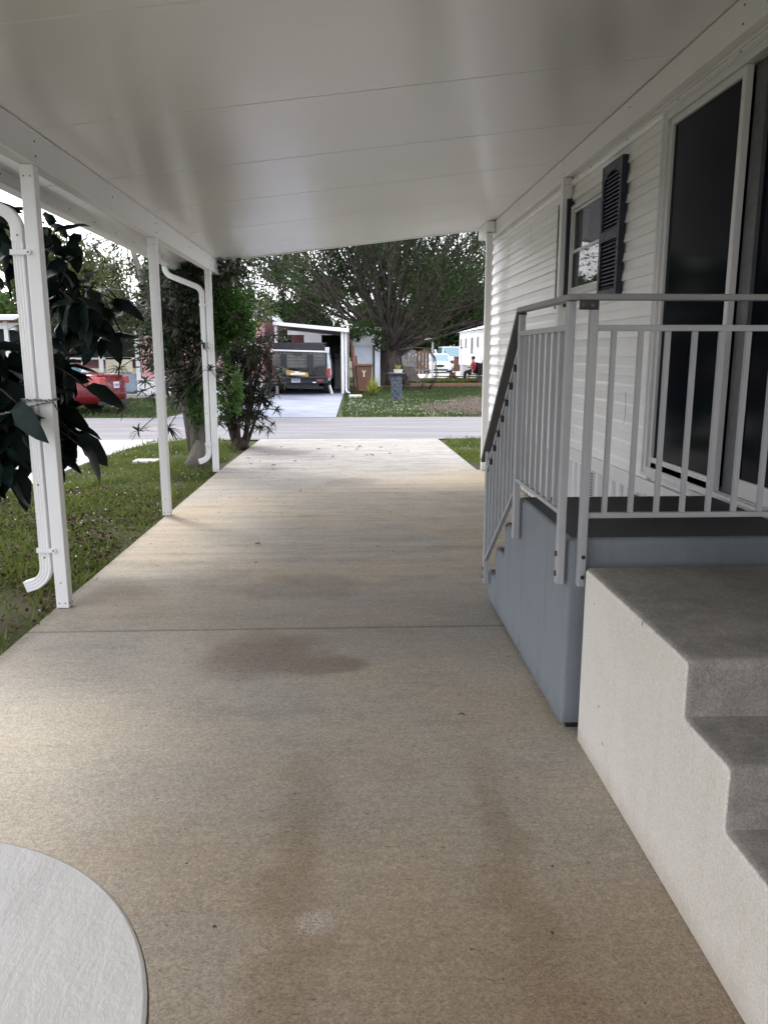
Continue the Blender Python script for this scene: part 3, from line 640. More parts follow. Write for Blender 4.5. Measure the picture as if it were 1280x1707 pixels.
# ================================================================== STEPS AND LANDINGS
def offset_poly(P_, d):
    n = len(P_); out = []
    for k in range(n):
        a, b_, c = Vector(P_[k - 1]), Vector(P_[k]), Vector(P_[(k + 1) % n]); e1 = (b_ - a).normalized(); e2 = (c - b_).normalized()
        n1 = Vector((-e1.y, e1.x)); n2 = Vector((-e2.y, e2.x)); m = (n1 + n2).normalized(); out.append(tuple(b_ + m * d / max(.5, m.dot(n1))))
    return [(o_[0], min(p_[1], o_[1])) if p_[1] < .06 else o_ for o_, p_ in zip(out, P_)]
def round_poly(P_, r, rc, seg=4):
    """rounds convex corners with r, concave with rc; P_ counter-clockwise"""
    n = len(P_); out = []
    for k in range(n):
        a, b_, c = Vector(P_[k - 1]), Vector(P_[k]), Vector(P_[(k + 1) % n]); e1 = (b_ - a).normalized(); e2 = (c - b_).normalized(); cr = e1.x * e2.y - e1.y * e2.x
        q = r if cr > 0 else rc
        if b_.y < .05: q = .004
        p0 = b_ - e1 * q; p1 = b_ + e2 * q
        for t in range(seg + 1): t /= seg; out.append(tuple(p0 * (1 - t) ** 2 + b_ * 2 * t * (1 - t) + p1 * t * t))
    return out
def steps(name, prof, xL, xR, mats, label, bev, ytop):
    """prof: side outline in (y,z)"""
    t = thing(name, ((xL + xR) / 2, prof[0][0], 0), label, 'steps')
    ar = sum(prof[k - 1][0] * prof[k][1] - prof[k][0] * prof[k - 1][1] for k in range(len(prof)))
    if ar < 0: prof = prof[::-1]
    bev = min(bev, .020); P0 = round_poly(prof, bev + .007, .003); n = len(P0); b = MB(); rings = []
    for k in range(5):
        a = R(90 * k / 4); rings.append((xL + bev * (1 - math.sin(a)), offset_poly(P0, bev * (1 - math.cos(a)))))
    rings = [(xL, offset_poly(P0, bev))] + [(xL + bev * (1 - math.cos(R(22.5 * k))), offset_poly(P0, bev * (1 - math.sin(R(22.5 * k))))) for k in range(1, 5)] + [(xR, P0)]
    vs = [(x, *p) for x, P_ in rings for p in P_]; b.add(vs, [])
    def f(ix, m): b.f.append(tuple(ix)); b.mi.append(m)
    f(list(range(n))[::-1], 0); f(range((len(rings) - 1) * n, len(rings) * n), 0)
    for i in range(len(rings) - 1):
        for k in range(n):
            j = (k + 1) % n; flat = abs(P0[k][1] - P0[j][1]) < 1e-4 and P0[k][1] > .1 and i == len(rings) - 2
            f((i * n + k, i * n + j, (i + 1) * n + j, (i + 1) * n + k), 1 if flat and len(mats) > 1 else 0)
    o = b.build('step_body', mats, t); me = o.data; me.polygons.foreach_set('use_smooth', [p.index > 1 for p in me.polygons])
    return t
bs = steps('blue_steps', [(2.94, .03), (2.94, .795), (3.865, .795), (4.20, .795), (4.20, .595), (4.445, .595), (4.445, .395), (4.685, .395), (4.685, .195), (4.93, .195), (4.93, .03)][:2] + [(3.87, .795), (3.87, .595), (4.20, .595), (4.20, .395), (4.445, .395), (4.445, .195), (4.69, .195), (4.69, .03)],
           .84, 1.80, [M['blue'], M['bluetop']], 'blue grey painted concrete steps with dark landing below the sliding door', .022, 0)
b = MB(); b.box(.87, 1.0, 2.96, 3.0, .002, .03); b.box(1.6, 1.75, 2.96, 3.0, .002, .03); b.box(.87, 1.0, 4.5, 4.6, .002, .03); b.build('foot', M['dark'], bs)
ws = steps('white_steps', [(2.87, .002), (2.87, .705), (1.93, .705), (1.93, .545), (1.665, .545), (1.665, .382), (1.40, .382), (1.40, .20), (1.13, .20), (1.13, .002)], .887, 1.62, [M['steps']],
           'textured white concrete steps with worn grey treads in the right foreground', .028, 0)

# ================================================================== RAILINGS
def vbar(x, y, z0, z1, w=.02, d=.02): b = MB(); b.box(x - w / 2, x + w / 2, y - d / 2, y + d / 2, z0, z1); return b
fr = thing('front_railing', (1.2, 2.93, .63), 'grey metal railing with straight balusters across the front of the blue landing', 'railing', 'landing railings')
fy = 2.915
vbar(.885, fy, .615, 1.685, .028, .04).build('railing_post', M['rail'], fr, .003)
b = MB(); b.box(.83, 1.86, fy - .03, fy + .022, 1.686, 1.708); b.build('top_rail', M['rail3'], fr, .004)
b = MB(); b.box(.90, 1.86, fy - .012, fy + .012, 1.578, 1.600); b.build('mid_rail', M['rail'], fr, .002)
b = MB(); b.box(.90, 1.86, fy - .012, fy + .012, .884, .904); b.build('bottom_rail', M['rail'], fr, .002)
bal0 = None
for k in range(9):
    x = .963 + k * .1
    if bal0 is None: bal0 = vbar(x, fy, .905, 1.577, .0175, .0175).build('baluster', M['rail'], fr)
    else: o = bal0.copy(); COL.objects.link(o); o.location.x += k * .1
for z in (.655, .735):
    b = MB(); b.disc((.885, fy - .020, z), (0, -1, 0), .013, .004, 14); w_ = b.build('bolt', M['rail'], fr); c = MB(); c.disc((.885, fy - .0245, z), (0, -1, 0), .008, .003, 10); c.build('bolt_socket', M['dark'], w_)
sr = thing('stair_railing', (.81, 3.8, .6), 'grey metal railing running down the left side of the blue steps', 'railing', 'landing railings')
sx = .812
for y, z0, z1 in ((2.955, .615, 1.685), (3.79, .60, 1.675)): vbar(sx, y, z0, z1, .028, .04).build('railing_post', M['rail'], sr, .003)
vbar(sx, 4.60, .13, .93, .028, .04).build('railing_post', M['rail'], sr, .003)
b = MB(); b.bar((sx, 2.90, 1.697), (sx, 3.81, 1.697), .048, .022); b.build('top_rail', M['rail3'], sr, .004)
b = MB(); b.bar((sx, 3.80, 1.690), (sx, 4.72, .86), .048, .022); b.build('handrail', M['rail2'], sr, .004)
b = MB(); b.bar((sx, 2.97, 1.59), (sx, 3.78, 1.59), .024, .022); b.bar((sx, 3.80, 1.53), (sx, 4.60, .81), .022, .02); b.build('mid_rail', M['rail'], sr, .002)
b = MB(); b.bar((sx, 2.97, .897), (sx, 3.78, .897), .024, .018); b.bar((sx, 3.80, .84), (sx, 4.60, .27), .022, .018); b.build('bottom_rail', M['rail'], sr, .002)
for k in range(7): vbar(sx, 3.065 + k * .1025, .906, 1.58, .0175, .0175).build('baluster', M['rail'], sr)
for k in range(7):
    y = 3.895 + k * .1; t = (y - 3.80) / .8; zt = 1.53 - t * .72; z0 = .84 - t * .57
    vbar(sx, y, z0, zt, .0175, .0175).build('baluster', M['rail'], sr)
    c = MB(); c.box(sx - .011, sx + .011, y - .014, y + .014, zt - .035, zt + .005); c.build('rail_bracket', M['dark'], sr)
b = MB(); b.box(.825, .895, fy - .026, fy - .018, 1.652, 1.686); br = b.build('corner_bracket', M['dark'], sr, .002)
for x in (.838, .872): b = MB(); b.disc((x, fy - .027, 1.668), (0, -1, 0), .007, .003, 10); b.build('bolt', M['screw'], br)
for z in (.655, .735): b = MB(); b.disc((sx - .0145, 2.955, z), (-1, 0, 0), .011, .006, 12); b.build('bolt', M['screw'], sr)
for z in (.17, .22): b = MB(); b.disc((sx - .0145, 4.60, z), (-1, 0, 0), .011, .006, 12); b.build('bolt', M['screw'], sr)

# ================================================================== TABLE, ROPE, DRY LEAVES
tb = thing('round_table', (-.70, .745, 0), 'round white painted table top in the lower left corner', 'table')
b = MB(); b.lathe((-.70, .745, .70), [(.44, .006), (.4555, .008), (.4575, .014), (.456, .0185), (.452, .0205)], 96); b.build('table_top', M['table'], tb, 0, False)
b = MB(); b.lathe((-.70, .745, .699), [(.4565, .006), (.4590, .009), (.4590, .014), (.4580, .0165)], 96); b.build('table_edge', M['tedge'], tb)
for a in (45, 135, 225, 315):
    b = MB(); b.tube([(-.70 + .30 * math.cos(R(a)), .745 + .30 * math.sin(R(a)), .70), (-.70 + .36 * math.cos(R(a)), .745 + .36 * math.sin(R(a)), .002)], .016, 10); b.build('table_leg', M['white'], tb, 0, True)
rp = thing('rope', (-1.72, 4.6, 1.2), 'thin twisted rope tied round the nearest carport post', 'rope')
def twist(b, pts, r, pitch, ph=0.):
    P_ = [Vector(p) for p in pts]; out = []; L = 0
    for i in range(len(P_) - 1):
        seg = P_[i + 1] - P_[i]; m = max(2, int(seg.length / .008))
        for k in range(m):
            p = P_[i] + seg * (k / m); L += seg.length / m; d = seg.normalized(); a = d.cross(Vector((.2, .1, 1))).normalized(); c = d.cross(a); t = L / pitch * 6.283 + ph
            out.append(p + (a * math.cos(t) + c * math.sin(t)) * r)
    b.tube(out, r * 1.05, 6)
loop = [(-1.845, 4.575, 1.245), (-1.765, 4.588, 1.235), (-1.68, 4.588, 1.238), (-1.675, 4.68, 1.24), (-1.76, 4.69, 1.24), (-1.85, 4.66, 1.242), (-1.845, 4.575, 1.225), (-1.76, 4.586, 1.242), (-1.676, 4.587, 1.228), (-1.668, 4.62, 1.19), (-1.66, 4.625, 1.17)]
tail = [(-1.677, 4.585, 1.232), (-1.75, 4.582, 1.215), (-1.85, 4.56, 1.188), (-2.0, 4.50, 1.15), (-2.4, 4.4, 1.07), (-3.2, 4.1, 1.0)]
b = MB(); twist(b, loop, .0035, .03); twist(b, tail, .0035, .03); b.build('light_strand', M['rope'], rp, 0, True)
b = MB(); twist(b, loop, .0035, .03, 3.14); twist(b, tail, .0035, .03, 3.14); b.build('dark_strand', M['rope2'], rp, 0, True)

LV = [(-.74, 6.15, 1.1), (-.69, 5.59, .7), (.46, 3.08, .55), (.59, 2.07, .35), (-.37, 1.86, .3), (-.55, 8.61, .8), (-1.03, 10.65, 1.2), (-1.01, 10.32, .8), (-1.46, 11.41, 1.), (-1.35, 10.78, 1.), (-.77, 11.06, 1.1), (-1.26, 11.08, .9), (-1.3, 12.1, 1.2), (-.5, 12.45, 1.3), (-.18, 12.84, 1.2), (-.08, 12.67, 1.1), (.11, 12.42, 1.), (.16, 12.74, 1.4), (.5, 12.65, 1.1), (.32, 11.67, 1.5), (.25, 11.68, 1.), (-.25, 11.56, 1.), (.6, 11.87, .9), (.52, 1.8, .3), (-.2, 2.5, .25), (.3, 1.75, .22), (-1.1, 12.75, 1.2), (-1.2, 11.7, 1.1), (.9, 12.2, .9)]
LL = {0: 'curled dark dry leaf on the drive left of centre, nearest the middle post', 2: 'small dark dry leaf on the concrete left of the blue steps', 5: 'single dry leaf on the tan concrete past the middle post', 19: 'largest dry leaf near the far end of the driveway centre'}
lvb = MB(); Nn = 6; vs = []
for i in range(Nn + 1):
    t = i / Nn; wd = .014 * math.sin(math.pi * min(.97, t + .04)); zc = .004 + .010 * math.sin(t * 3.1); vs += [(t * .05 - .025, wd, zc + .008), (t * .05 - .025, 0, zc), (t * .05 - .025, -wd, zc + .005)]
lvb.add(vs, [(3 * i + j, 3 * i + j + 1, 3 * i + j + 4, 3 * i + j + 3) for i in range(Nn) for j in (0, 1)])
lv0 = lvb.build('dry_leaf', M['deadleaf'], None, 0, True)
for i, (x, y, s) in enumerate(LV):
    o = lv0 if i == 0 else lv0.copy()
    if i: COL.objects.link(o)
    o.location = (x, y, .002); o.rotation_euler = (rnd.uniform(-.15, .15), rnd.uniform(-.15, .15), rnd.uniform(0, 6.28)); o.scale = (s, s * rnd.uniform(.7, 1.2), s)
    far = y > 9.9; 
    side = 'left edge' if x < -1.0 else 'left of centre' if x < -.3 else 'middle' if x < .25 else 'right of centre'
    dep = 'nearest the viewer' if y < 2.3 else 'ahead of the concrete joint' if y < 4 else 'between the left posts' if y < 9 else 'just past the far left post' if y < 11.2 else 'on the pale concrete' if y < 12 else 'closest to the road'
    siz = ('curled ' if i % 2 or i == 16 else 'straight ' if i == 23 else '') + 'thin' if i in (14, 16, 25, 9) else 'flat pale' if i in (12, 11) else 'largest' if s >= 1.3 else 'large curled' if s >= 1.15 else 'brown' if s >= 1.05 else 'small' if s >= .95 else 'thin'
    LL.setdefault(i, f'{siz} dry leaf{" with stem" if i in (16, 23, 25) else ""} {dep}, {side} of the driveway'.replace('left of centre of', 'left of centre on').replace('right of centre of', 'right of centre on'))
    tag(o, LL.get(i, 'small dry leaf on the pale far end of the driveway' if far else 'tiny dark dry leaf speck on the near tan concrete'), 'dry leaf', 'dry leaves on the far end of the driveway' if far else 'dry leaf bits on the near concrete')
tag(lv0, LL[0])

gx = rng.uniform(-1.6, .8, 700); gy = rng.uniform(1.0, 13.5, 700); C = np.stack([gx, gy, np.full(700, .0015)], 1); D = np.stack([rng.normal(size=700), rng.normal(size=700), rng.uniform(0, .25, 700)], 1)
V, F = leaf_quads(C, D, rng.uniform(.003, .011, 700) * np.clip(gy / 4, 1, 2.2), rng.uniform(.002, .004, 700) * np.clip(gy / 4, 1, 2)); tag(npmesh('grit', V, F, M['deadleaf'], None, 'stuff'), 'tiny dark grit and leaf crumbs strewn over the concrete', kind='stuff')
# ================================================================== PLANTS
def leaf_mesh(name, L, W, curl, mat, n=7):
    b = MB(); vs = []
    for i in range(n + 1):
        t = i / n; wd = W / 2 * (math.sin(math.pi * (t ** .85)) ** .8 if 0 < t < 1 else 0) * (1 + .10 * math.sin(t * 17)) + .0012; x = L * t; z = -curl * L * t * t + .006 * math.sin(t * 9)
        vs += [(x, wd, z + wd * .25), (x, 0, z), (x, -wd, z + wd * .25)]
    b.add(vs, [(3 * i + j, 3 * i + j + 1, 3 * i + j + 4, 3 * i + j + 3) for i in range(n) for j in (0, 1)])
    me = bpy.data.meshes.new(name); me.from_pydata(b.v, [], b.f); me.materials.append(mat); me.polygons.foreach_set('use_smooth', [True] * len(me.polygons)); return me
def limb_path(a, bpt, bend, k=6, seed=0):
    r = random.Random(seed); a = Vector(a); bpt = Vector(bpt); up = Vector((0, 0, (bpt - a).length * bend)); off = Vector((r.uniform(-1, 1), r.uniform(-1, 1), 0)) * (bpt - a).length * .06
    return [a.lerp(bpt, i / k) + (up + off) * math.sin(math.pi * i / k) for i in range(k + 1)]
mg = thing('broadleaf_shrub', (-3.0, 5.2, -.03), 'dark big leaved shrub reaching past the nearest left carport post', 'shrub')
blobs = [(-2.22, 4.75, 1.22, .32, .30, .52, 90), (-2.06, 5.4, 1.05, .11, .3, .34, 62), (-2.05, 5.9, 2.0, .30, .40, .42, 66), (-1.90, 6.25, 1.74, .17, .30, .16, 24), (-2.34, 5.2, 2.12, .22, .30, .26, 24), (-2.02, 5.4, 1.45, .12, .2, .2, 24)]
b = MB(); root = Vector((-3.0, 5.2, -.03)); cnt = 0
stems = []
for k, bl in enumerate(blobs):
    c = Vector(bl[:3]); p = limb_path(root + Vector((rnd.uniform(-.1, .1), rnd.uniform(-.1, .1), 0)), c, .0, 8, k); b.tube(p, [.03 - .0028 * i for i in range(9)], 7)
    stems.append(p)
b.build('stem', M['bark'], mg, 0, True)
lms = [leaf_mesh('big_leaf', L, W, c, M['bigleaf']) for L, W, c in ((.23, .115, .35), (.20, .10, .2), (.26, .12, .5), (.17, .085, .3))]
tw = MB()
for k, bl in enumerate(blobs):
    c = Vector(bl[:3]); n = bl[6]; ncl = max(3, n // 7); cl = []
    for q in range(ncl):
        while True:
            u = Vector((rnd.uniform(-1, 1), rnd.uniform(-1, 1), rnd.uniform(-1, 1)))
            if u.length < 1: break
        cc = c + Vector((u.x * bl[3], u.y * bl[4], u.z * bl[5])); cl.append(cc); tw.tube(limb_path(c + (cc - c) * .05 + Vector((0, 0, -.05)), cc, .03, 4, q), [.008, .007, .006, .005, .004], 5)
    for q in range(n):
        cc = cl[q % ncl]; a = rnd.uniform(0, 6.283); el = rnd.uniform(-1.25, .7)
        o = bpy.data.objects.new('leaf', lms[q % 4]); COL.objects.link(o); o.parent = mg
        d = Vector((math.cos(a) * math.cos(el), math.sin(a) * math.cos(el), math.sin(el)))
        o.location = cc + d * .02 - root - Vector((0, 0, 0)) + Vector((0, 0, rnd.uniform(-.05, .05)))
        o.rotation_euler = (rnd.uniform(-.7, .7), -el, a); s = rnd.uniform(.75, 1.2); o.scale = (s, s, s)
for p, d in (((-1.66, 4.95, .93), (.16, .1, -.2)), ((-1.70, 5.0, 1.0), (.35, .1, -.32)), ((-1.84, 4.5, 1.23), (.1, -.15, -.12)), ((-2.0, 4.45, .98), (.0, .0, -.3)), ((-1.72, 5.3, 1.28), (.4, .1, -.12))):
    o = bpy.data.objects.new('leaf', lms[2]); COL.objects.link(o); o.parent = mg; o.location = Vector(p) - root; v = Vector(d).normalized(); o.rotation_euler = (rnd.uniform(.7, 1.2), -math.asin(v.z), math.atan2(v.y, v.x)); o.scale = (1.05,) * 3
    tw.tube(limb_path(Vector(p) + Vector((-.25, .05, .15)), p, .1, 4, 3), .005, 5)
tw.build('twig', M['darkbark'], mg, 0, True)['kind'] = 'stuff'
fb = MB()
for k, bl in enumerate(blobs):
    for q in range(int(bl[6] * (4. if k == 0 else 1.5 if k in (1, 5) else .5))):
        while True:
            u = Vector((rnd.uniform(-1, 1), rnd.uniform(-1, 1), rnd.uniform(-1, 1)))
            if u.length < 1: break
        p = Vector((bl[0] + u.x * bl[3] * 1.0, bl[1] + u.y * bl[4] + .1, bl[2] + u.z * bl[5]))
        a = rnd.uniform(0, 6.283); el = rnd.uniform(-1.3, .4); me = lms[q % 4]; mt = Matrix.Translation(p) @ Matrix.Rotation(a, 4, 'Z') @ Matrix.Rotation(-el, 4, 'Y') @ Matrix.Rotation(rnd.uniform(-.9, .9), 4, 'X')
        fb.add([mt @ (v.co * rnd.uniform(.98, 1.02)) for v in me.vertices], [tuple(f.vertices) for f in me.polygons])
fb.build('inner_leaves', M['bigleaf'], mg, 0, True)['kind'] = 'stuff'

# dracaena-like rosettes
def rosette_mesh(name, n, L, W, mat, r, droop=.5):
    b = MB()
    for k in range(n):
        a = 2.4 * k + r.uniform(-.3, .3); el = r.uniform(-.5, 1.25) * (1 - .3 * k / n); l = L * r.uniform(.75, 1.15); side = Vector((-math.sin(a), math.cos(a), 0)); vs = []
        for i in range(4):
            t = i / 3; p = Vector((math.cos(a) * math.cos(el), math.sin(a) * math.cos(el), math.sin(el))) * l * t; p.z -= droop * l * t * t; wd = W / 2 * (0.45, 1, .8, .06)[i]
            vs += [p + side * wd, p - side * wd]
        b.add(vs, [(2 * i, 2 * i + 2, 2 * i + 3, 2 * i + 1) for i in range(3)])
    me = bpy.data.meshes.new(name); me.from_pydata([tuple(v) for v in b.v], [], b.f); me.materials.append(mat); return me
ROS = [rosette_mesh('rosette', 20, .20, .030, M['drac'], rnd, .45) for _ in range(4)]
def place_rosettes(par, root, tips, sc=1.):
    for i, p in enumerate(tips):
        o = bpy.data.objects.new('leaf_rosette', ROS[i % 4]); COL.objects.link(o); o.parent = par; o.location = Vector(p) - Vector(root)
        o.rotation_euler = (rnd.uniform(-.7, .7), rnd.uniform(-.7, .7), rnd.uniform(0, 6.28)); s = sc * rnd.uniform(.7, 1.2); o.scale = (s,) * 3
def cloud(name, blobs, n, L, W, mat, parent, r=rng, drop=0.):
    vol = np.array([bl[3] * bl[4] * bl[5] for bl in blobs]) ** .8; pk = r.choice(len(blobs), n, p=vol / vol.sum()); B = np.array(blobs)[pk]
    u = r.normal(size=(n, 3)); u /= np.linalg.norm(u, axis=1, keepdims=True); u *= r.uniform(.15, 1, (n, 1)) ** .5
    C = B[:, :3] + u * B[:, 3:6]; D = r.normal(size=(n, 3)) + u * .5; D[:, 2] -= drop
    V, F = leaf_quads(C, D, L * r.uniform(.6, 1.4, n), W * r.uniform(.6, 1.4, n), r); return npmesh(name, V, F, mat, parent, 'stuff')
# tree with vines by the farthest left post
t1 = thing('vine_covered_tree', (-2.07, 10.75, -.03), 'small grey trunk tree wrapped in bright green vine behind the far left carport post', 'tree')
rt = (-2.07, 10.75, -.03); b = MB()
forks = [[(-2.07, 10.75, -.03), (-2.09, 10.75, .5), (-2.18, 10.8, 1.1), (-2.28, 10.8, 1.8), (-2.2, 10.9, 2.6), (-2.3, 11, 3.4)],
         [(-2.0, 10.75, -.03), (-1.98, 10.75, .6), (-2.02, 10.8, 1.3), (-1.9, 10.9, 2.0), (-1.7, 11, 2.8), (-1.6, 11, 3.5)],
         [(-1.93, 10.8, -.03), (-1.90, 10.8, .5), (-1.85, 10.8, 1.2), (-1.72, 10.9, 1.9), (-1.5, 11, 2.7)],
         [(-2.12, 10.8, .2), (-2.2, 10.85, .8), (-2.42, 10.9, 1.5), (-2.65, 11, 2.2), (-2.9, 11.1, 3.0)]]
for f in forks: b.tube(f, [.075, .062, .052, .042, .032, .02][:len(f)], 9)
b.tube([(-2.07, 10.75, -.04), (-2.03, 10.76, .12), (-2.02, 10.77, .35)], [.20, .14, .10], 10)
tips = []
for i in range(96):
    f = forks[i % 4]; p = Vector(f[rnd.randint(2, len(f) - 1)]); q = p + Vector((rnd.uniform(-.62, .45), rnd.uniform(-.5, .5), rnd.uniform(-.35, .5)))
    if q.z < .75: q.z += .5
    tips.append(q); b.tube(limb_path(p, q, .08, 4, i), [.014, .012, .010, .008, .006], 5)
for q in ((-2.95, 10.5, .80), (-2.75, 10.45, .50), (-2.35, 10.4, .55), (-2.55, 10.5, .95), (-2.2, 10.4, .9), (-1.72, 10.0, 1.3), (-1.78, 9.95, 1.62)):
    b.tube(limb_path((-2.1, 10.75, 1.1), q, .05, 5, 2), [.014, .012, .01, .008, .007, .006], 5); tips.append(Vector(q))
b.build('trunk', M['bark'], t1, 0, True)
place_rosettes(t1, rt, tips, .85)
cloud('vine', [(-1.60, 10.9, 2.05, .30, .35, .34), (-1.75, 10.85, 1.72, .20, .25, .22), (-2.0, 10.65, .85, .17, .14, .36), (-1.45, 11.0, 1.85, .22, .25, .22), (-1.55, 11.2, 1.0, .08, .2, .35)], 4600, .065, .03, M['fern'], t1, drop=.5)
cloud('crown', [(-2.3, 11, 2.3, .45, .4, .7), (-1.9, 11, 2.7, .6, .5, .5), (-2.2, 10.9, 1.5, .35, .3, .5), (-1.95, 10.9, 1.9, .35, .3, .5), (-2.5, 11, 1.6, .4, .3, .4), (-2.05, 10.9, 1.2, .3, .3, .35)], 7000, .11, .032, M['drac'], t1, drop=.3)
# shrub at the drive edge
s1 = thing('dark_leaved_shrub', (-1.78, 12.9, -.03), 'many stemmed dark purple shrub on the lawn edge near the road', 'shrub')
rt = (-1.78, 12.9, -.03); b = MB(); tips = []
for i in range(15):
    a = rnd.uniform(0, 6.28); rr = rnd.uniform(.15, .62); top = Vector((-1.68 + rr * math.cos(a), 12.9 + .5 * rr * math.sin(a), rnd.uniform(1.1, 2.0))); p = limb_path((-1.78 + .1 * math.cos(a), 12.9 + .06 * math.sin(a), -.03), top, .0, 8, i); b.tube(p, [.034, .030, .026, .022, .019, .017, .014, .011, .008], 6)
    for j in range(9):
        s_ = p[rnd.randint(2, 8)]; q = s_ + Vector((rnd.uniform(-.28, .28), rnd.uniform(-.2, .2), rnd.uniform(-.05, .3))); b.tube(limb_path(s_, q, .05, 3, j), [.009, .008, .007, .005], 5); tips.append(q)
for q in ((-1.15, 12.7, .62), (-1.20, 12.6, .40), (-1.28, 12.7, .30), (-1.2, 12.8, .85), (-1.02, 12.8, 1.85), (-1.18, 12.8, 1.75)): b.tube(limb_path((-1.6, 12.85, .5 if q[2] < 1 else 1.5), q, .1, 4, 1), .008, 5); tips.append(Vector(q))
b.tube([(-1.78, 12.9, -.05), (-1.76, 12.9, .15)], [.16, .11], 9)
b.build('stem', M['darkbark'], s1, 0, True); place_rosettes(s1, rt, tips, .78)
cloud('inner_foliage', [(-1.65, 12.95, 1.55, .45, .3, .35), (-1.6, 12.9, 1.0, .35, .25, .35)], 3000, .09, .025, M['drac'], s1, drop=.3)
cloud('bright_foliage', [(-1.98, 12.8, .75, .14, .2, .42), (-1.9, 12.8, 1.4, .12, .2, .3)], 700, .055, .025, M['fern'], s1, drop=.4)

# generic branching tree
def tree(name, base, H, limbs, spread, mats, label, leaf=(.16, .08), nleaf=20000, r0=.18, th=1.4, seed=1, sub=6, twig=4, el=(15, 75), drop=0., cat='tree', group=None, perTwig=None, wispy=.35, lr=.42, aerial=False, azr=(0, 360)):
    r = random.Random(seed); nr = np.random.default_rng(seed); t = thing(name, base, label, cat, group); B = Vector(base)
    tr = MB(); segs = []
    if aerial:
        for k in range(46):
            a = r.uniform(0, 6.283); q = r.uniform(.35, 1.0) ** .7 * .95; p0 = B + Vector((q * math.cos(a), q * math.sin(a) * .8, -.05)); p2 = B + Vector((q * .42 * math.cos(a + r.uniform(-.3, .3)), q * .36 * math.sin(a), th + r.uniform(-.2, .8)))
            pm = p0.lerp(p2, .5) + Vector((-math.cos(a), -math.sin(a), 0)) * .08; tr.tube([p0, p0.lerp(pm, .5), pm, pm.lerp(p2, .5), p2], [.085, .06, .055, .06, .07] if k % 2 else [.045, .03, .028, .03, .04], 7)
    tr.tube([B + Vector((0, 0, -.1)), B + Vector((.02, 0, th * .5)), B + Vector((0, 0, th + .5))], [r0 * 1.35, r0, r0 * .85], 10)
    tr.build('trunk', mats[0], t, 0, True)
    br = MB(); tips = []
    for i in range(limbs):
        a = R(azr[0] + (azr[1] - azr[0]) * (i + r.uniform(0, 1)) / limbs); e = R(r.uniform(*el)); L = spread * r.uniform(.75, 1.1) * (.75 + .35 * math.sin(e))
        s = B + Vector((r.uniform(-.3, .3) * r0 * 2, r.uniform(-.3, .3) * r0 * 2, th + r.uniform(-.3, .5))); d = Vector((math.cos(a) * math.cos(e), math.sin(a) * math.cos(e), math.sin(e)))
        p = [s]; 
        for k in range(7): d = (d + Vector((r.uniform(-.1, .1), r.uniform(-.1, .1), r.uniform(-.06, .10)))).normalized(); p.append(p[-1] + d * L / 7)
        rr = r0 * lr; br.tube(p, [rr * (1 - .115 * k) for k in range(8)], 6, False)
        for j in range(sub):
            k = r.randint(2, 6); s2 = p[k]; d2 = ((p[k + 1] - p[k]).normalized() + Vector((r.uniform(-.75, .75), r.uniform(-.75, .75), r.uniform(-.35, .7)))).normalized(); L2 = L * r.uniform(.28, .5); q = [s2]
            for m in range(4): d2 = (d2 + Vector((r.uniform(-.12, .12), r.uniform(-.12, .12), r.uniform(-.05, .12)))).normalized(); q.append(q[-1] + d2 * L2 / 4)
            br.tube(q, [rr * .42 * (1 - .18 * m) for m in range(5)], 5, False)
            for w_ in range(twig):
                m = r.randint(1, 4); s3 = q[m]; d3 = (d2 + Vector((r.uniform(-.8, .8), r.uniform(-.8, .8), r.uniform(-.4, .6)))).normalized(); L3 = L2 * r.uniform(.35, .7); e3 = s3 + d3 * L3
                br.tube([s3, s3.lerp(e3, .5) + Vector((0, 0, .03 * L3)), e3], [rr * .14, rr * .10, rr * .06], 4, False); tips.append((s3, e3))
    br.build('branches', mats[0], t, 0, True)['kind'] = 'stuff'
    A = np.array([s for s, e in tips]); E_ = np.array([e for s, e in tips]); pk = nr.integers(0, len(A), nleaf); wgt = nr.uniform(.25, 1.1, (nleaf, 1))
    C = A[pk] + (E_ - A)[pk] * wgt + nr.normal(size=(nleaf, 3)) * wispy * .35; D = (E_ - A)[pk] / (np.linalg.norm((E_ - A)[pk], axis=1, keepdims=True) + 1e-6) + nr.normal(size=(nleaf, 3)) * .8; D[:, 2] -= drop
    V, F = leaf_quads(C, D, leaf[0] * nr.uniform(.6, 1.4, nleaf), leaf[1] * nr.uniform(.6, 1.4, nleaf), nr)
    npmesh('crown', V, F, mats[1], t, 'stuff'); return t
fct = tree('ficus_tree', (1.95, 38.2, 0), 9, 60, 9.4, (M['ficusbark'], M['ficus']), 'large spreading ficus with fluted root trunk across the road', (.145, .07), 66000, .50, 1.5, 5, 10, 5, (12, 84), .1, aerial=True, wispy=.55, lr=.17)
cloud('hanging_foliage', [(.75, 35.3, 2.6, .75, .4, .35), (.3, 35.2, 2.3, .3, .3, .3), (1.3, 35.3, 2.1, .25, .3, .5)], 900, .16, .07, M['ficus'], fct, drop=.8)
tree('grey_twiggy_tree', (-4.6, 21.5, -.05), 6, 14, 2.5, (M['bark'], M['twiggy']), 'grey twiggy tree with thin foliage left of the middle carport post', (.13, .05), 16000, .13, 1.9, 3, 8, 6, (5, 80), .2, wispy=.25)
tree('slender_back_tree', (-3.3, 43, -.05), 8, 12, 4.2, (M['darkbark'], M['ficus']), 'slender green tree rising between the pink house and the truck carport', (.20, .09), 11000, .16, 2.6, 33, 7, 5, (15, 80))
tree('leafy_street_tree', (-9.0, 24.8, -.05), 6, 14, 2.6, (M['bark'], M['twiggy']), 'loose grey green tree at the far left beside the red car', (.17, .08), 16000, .16, 2.0, 4, 7, 5, (10, 80), .1)
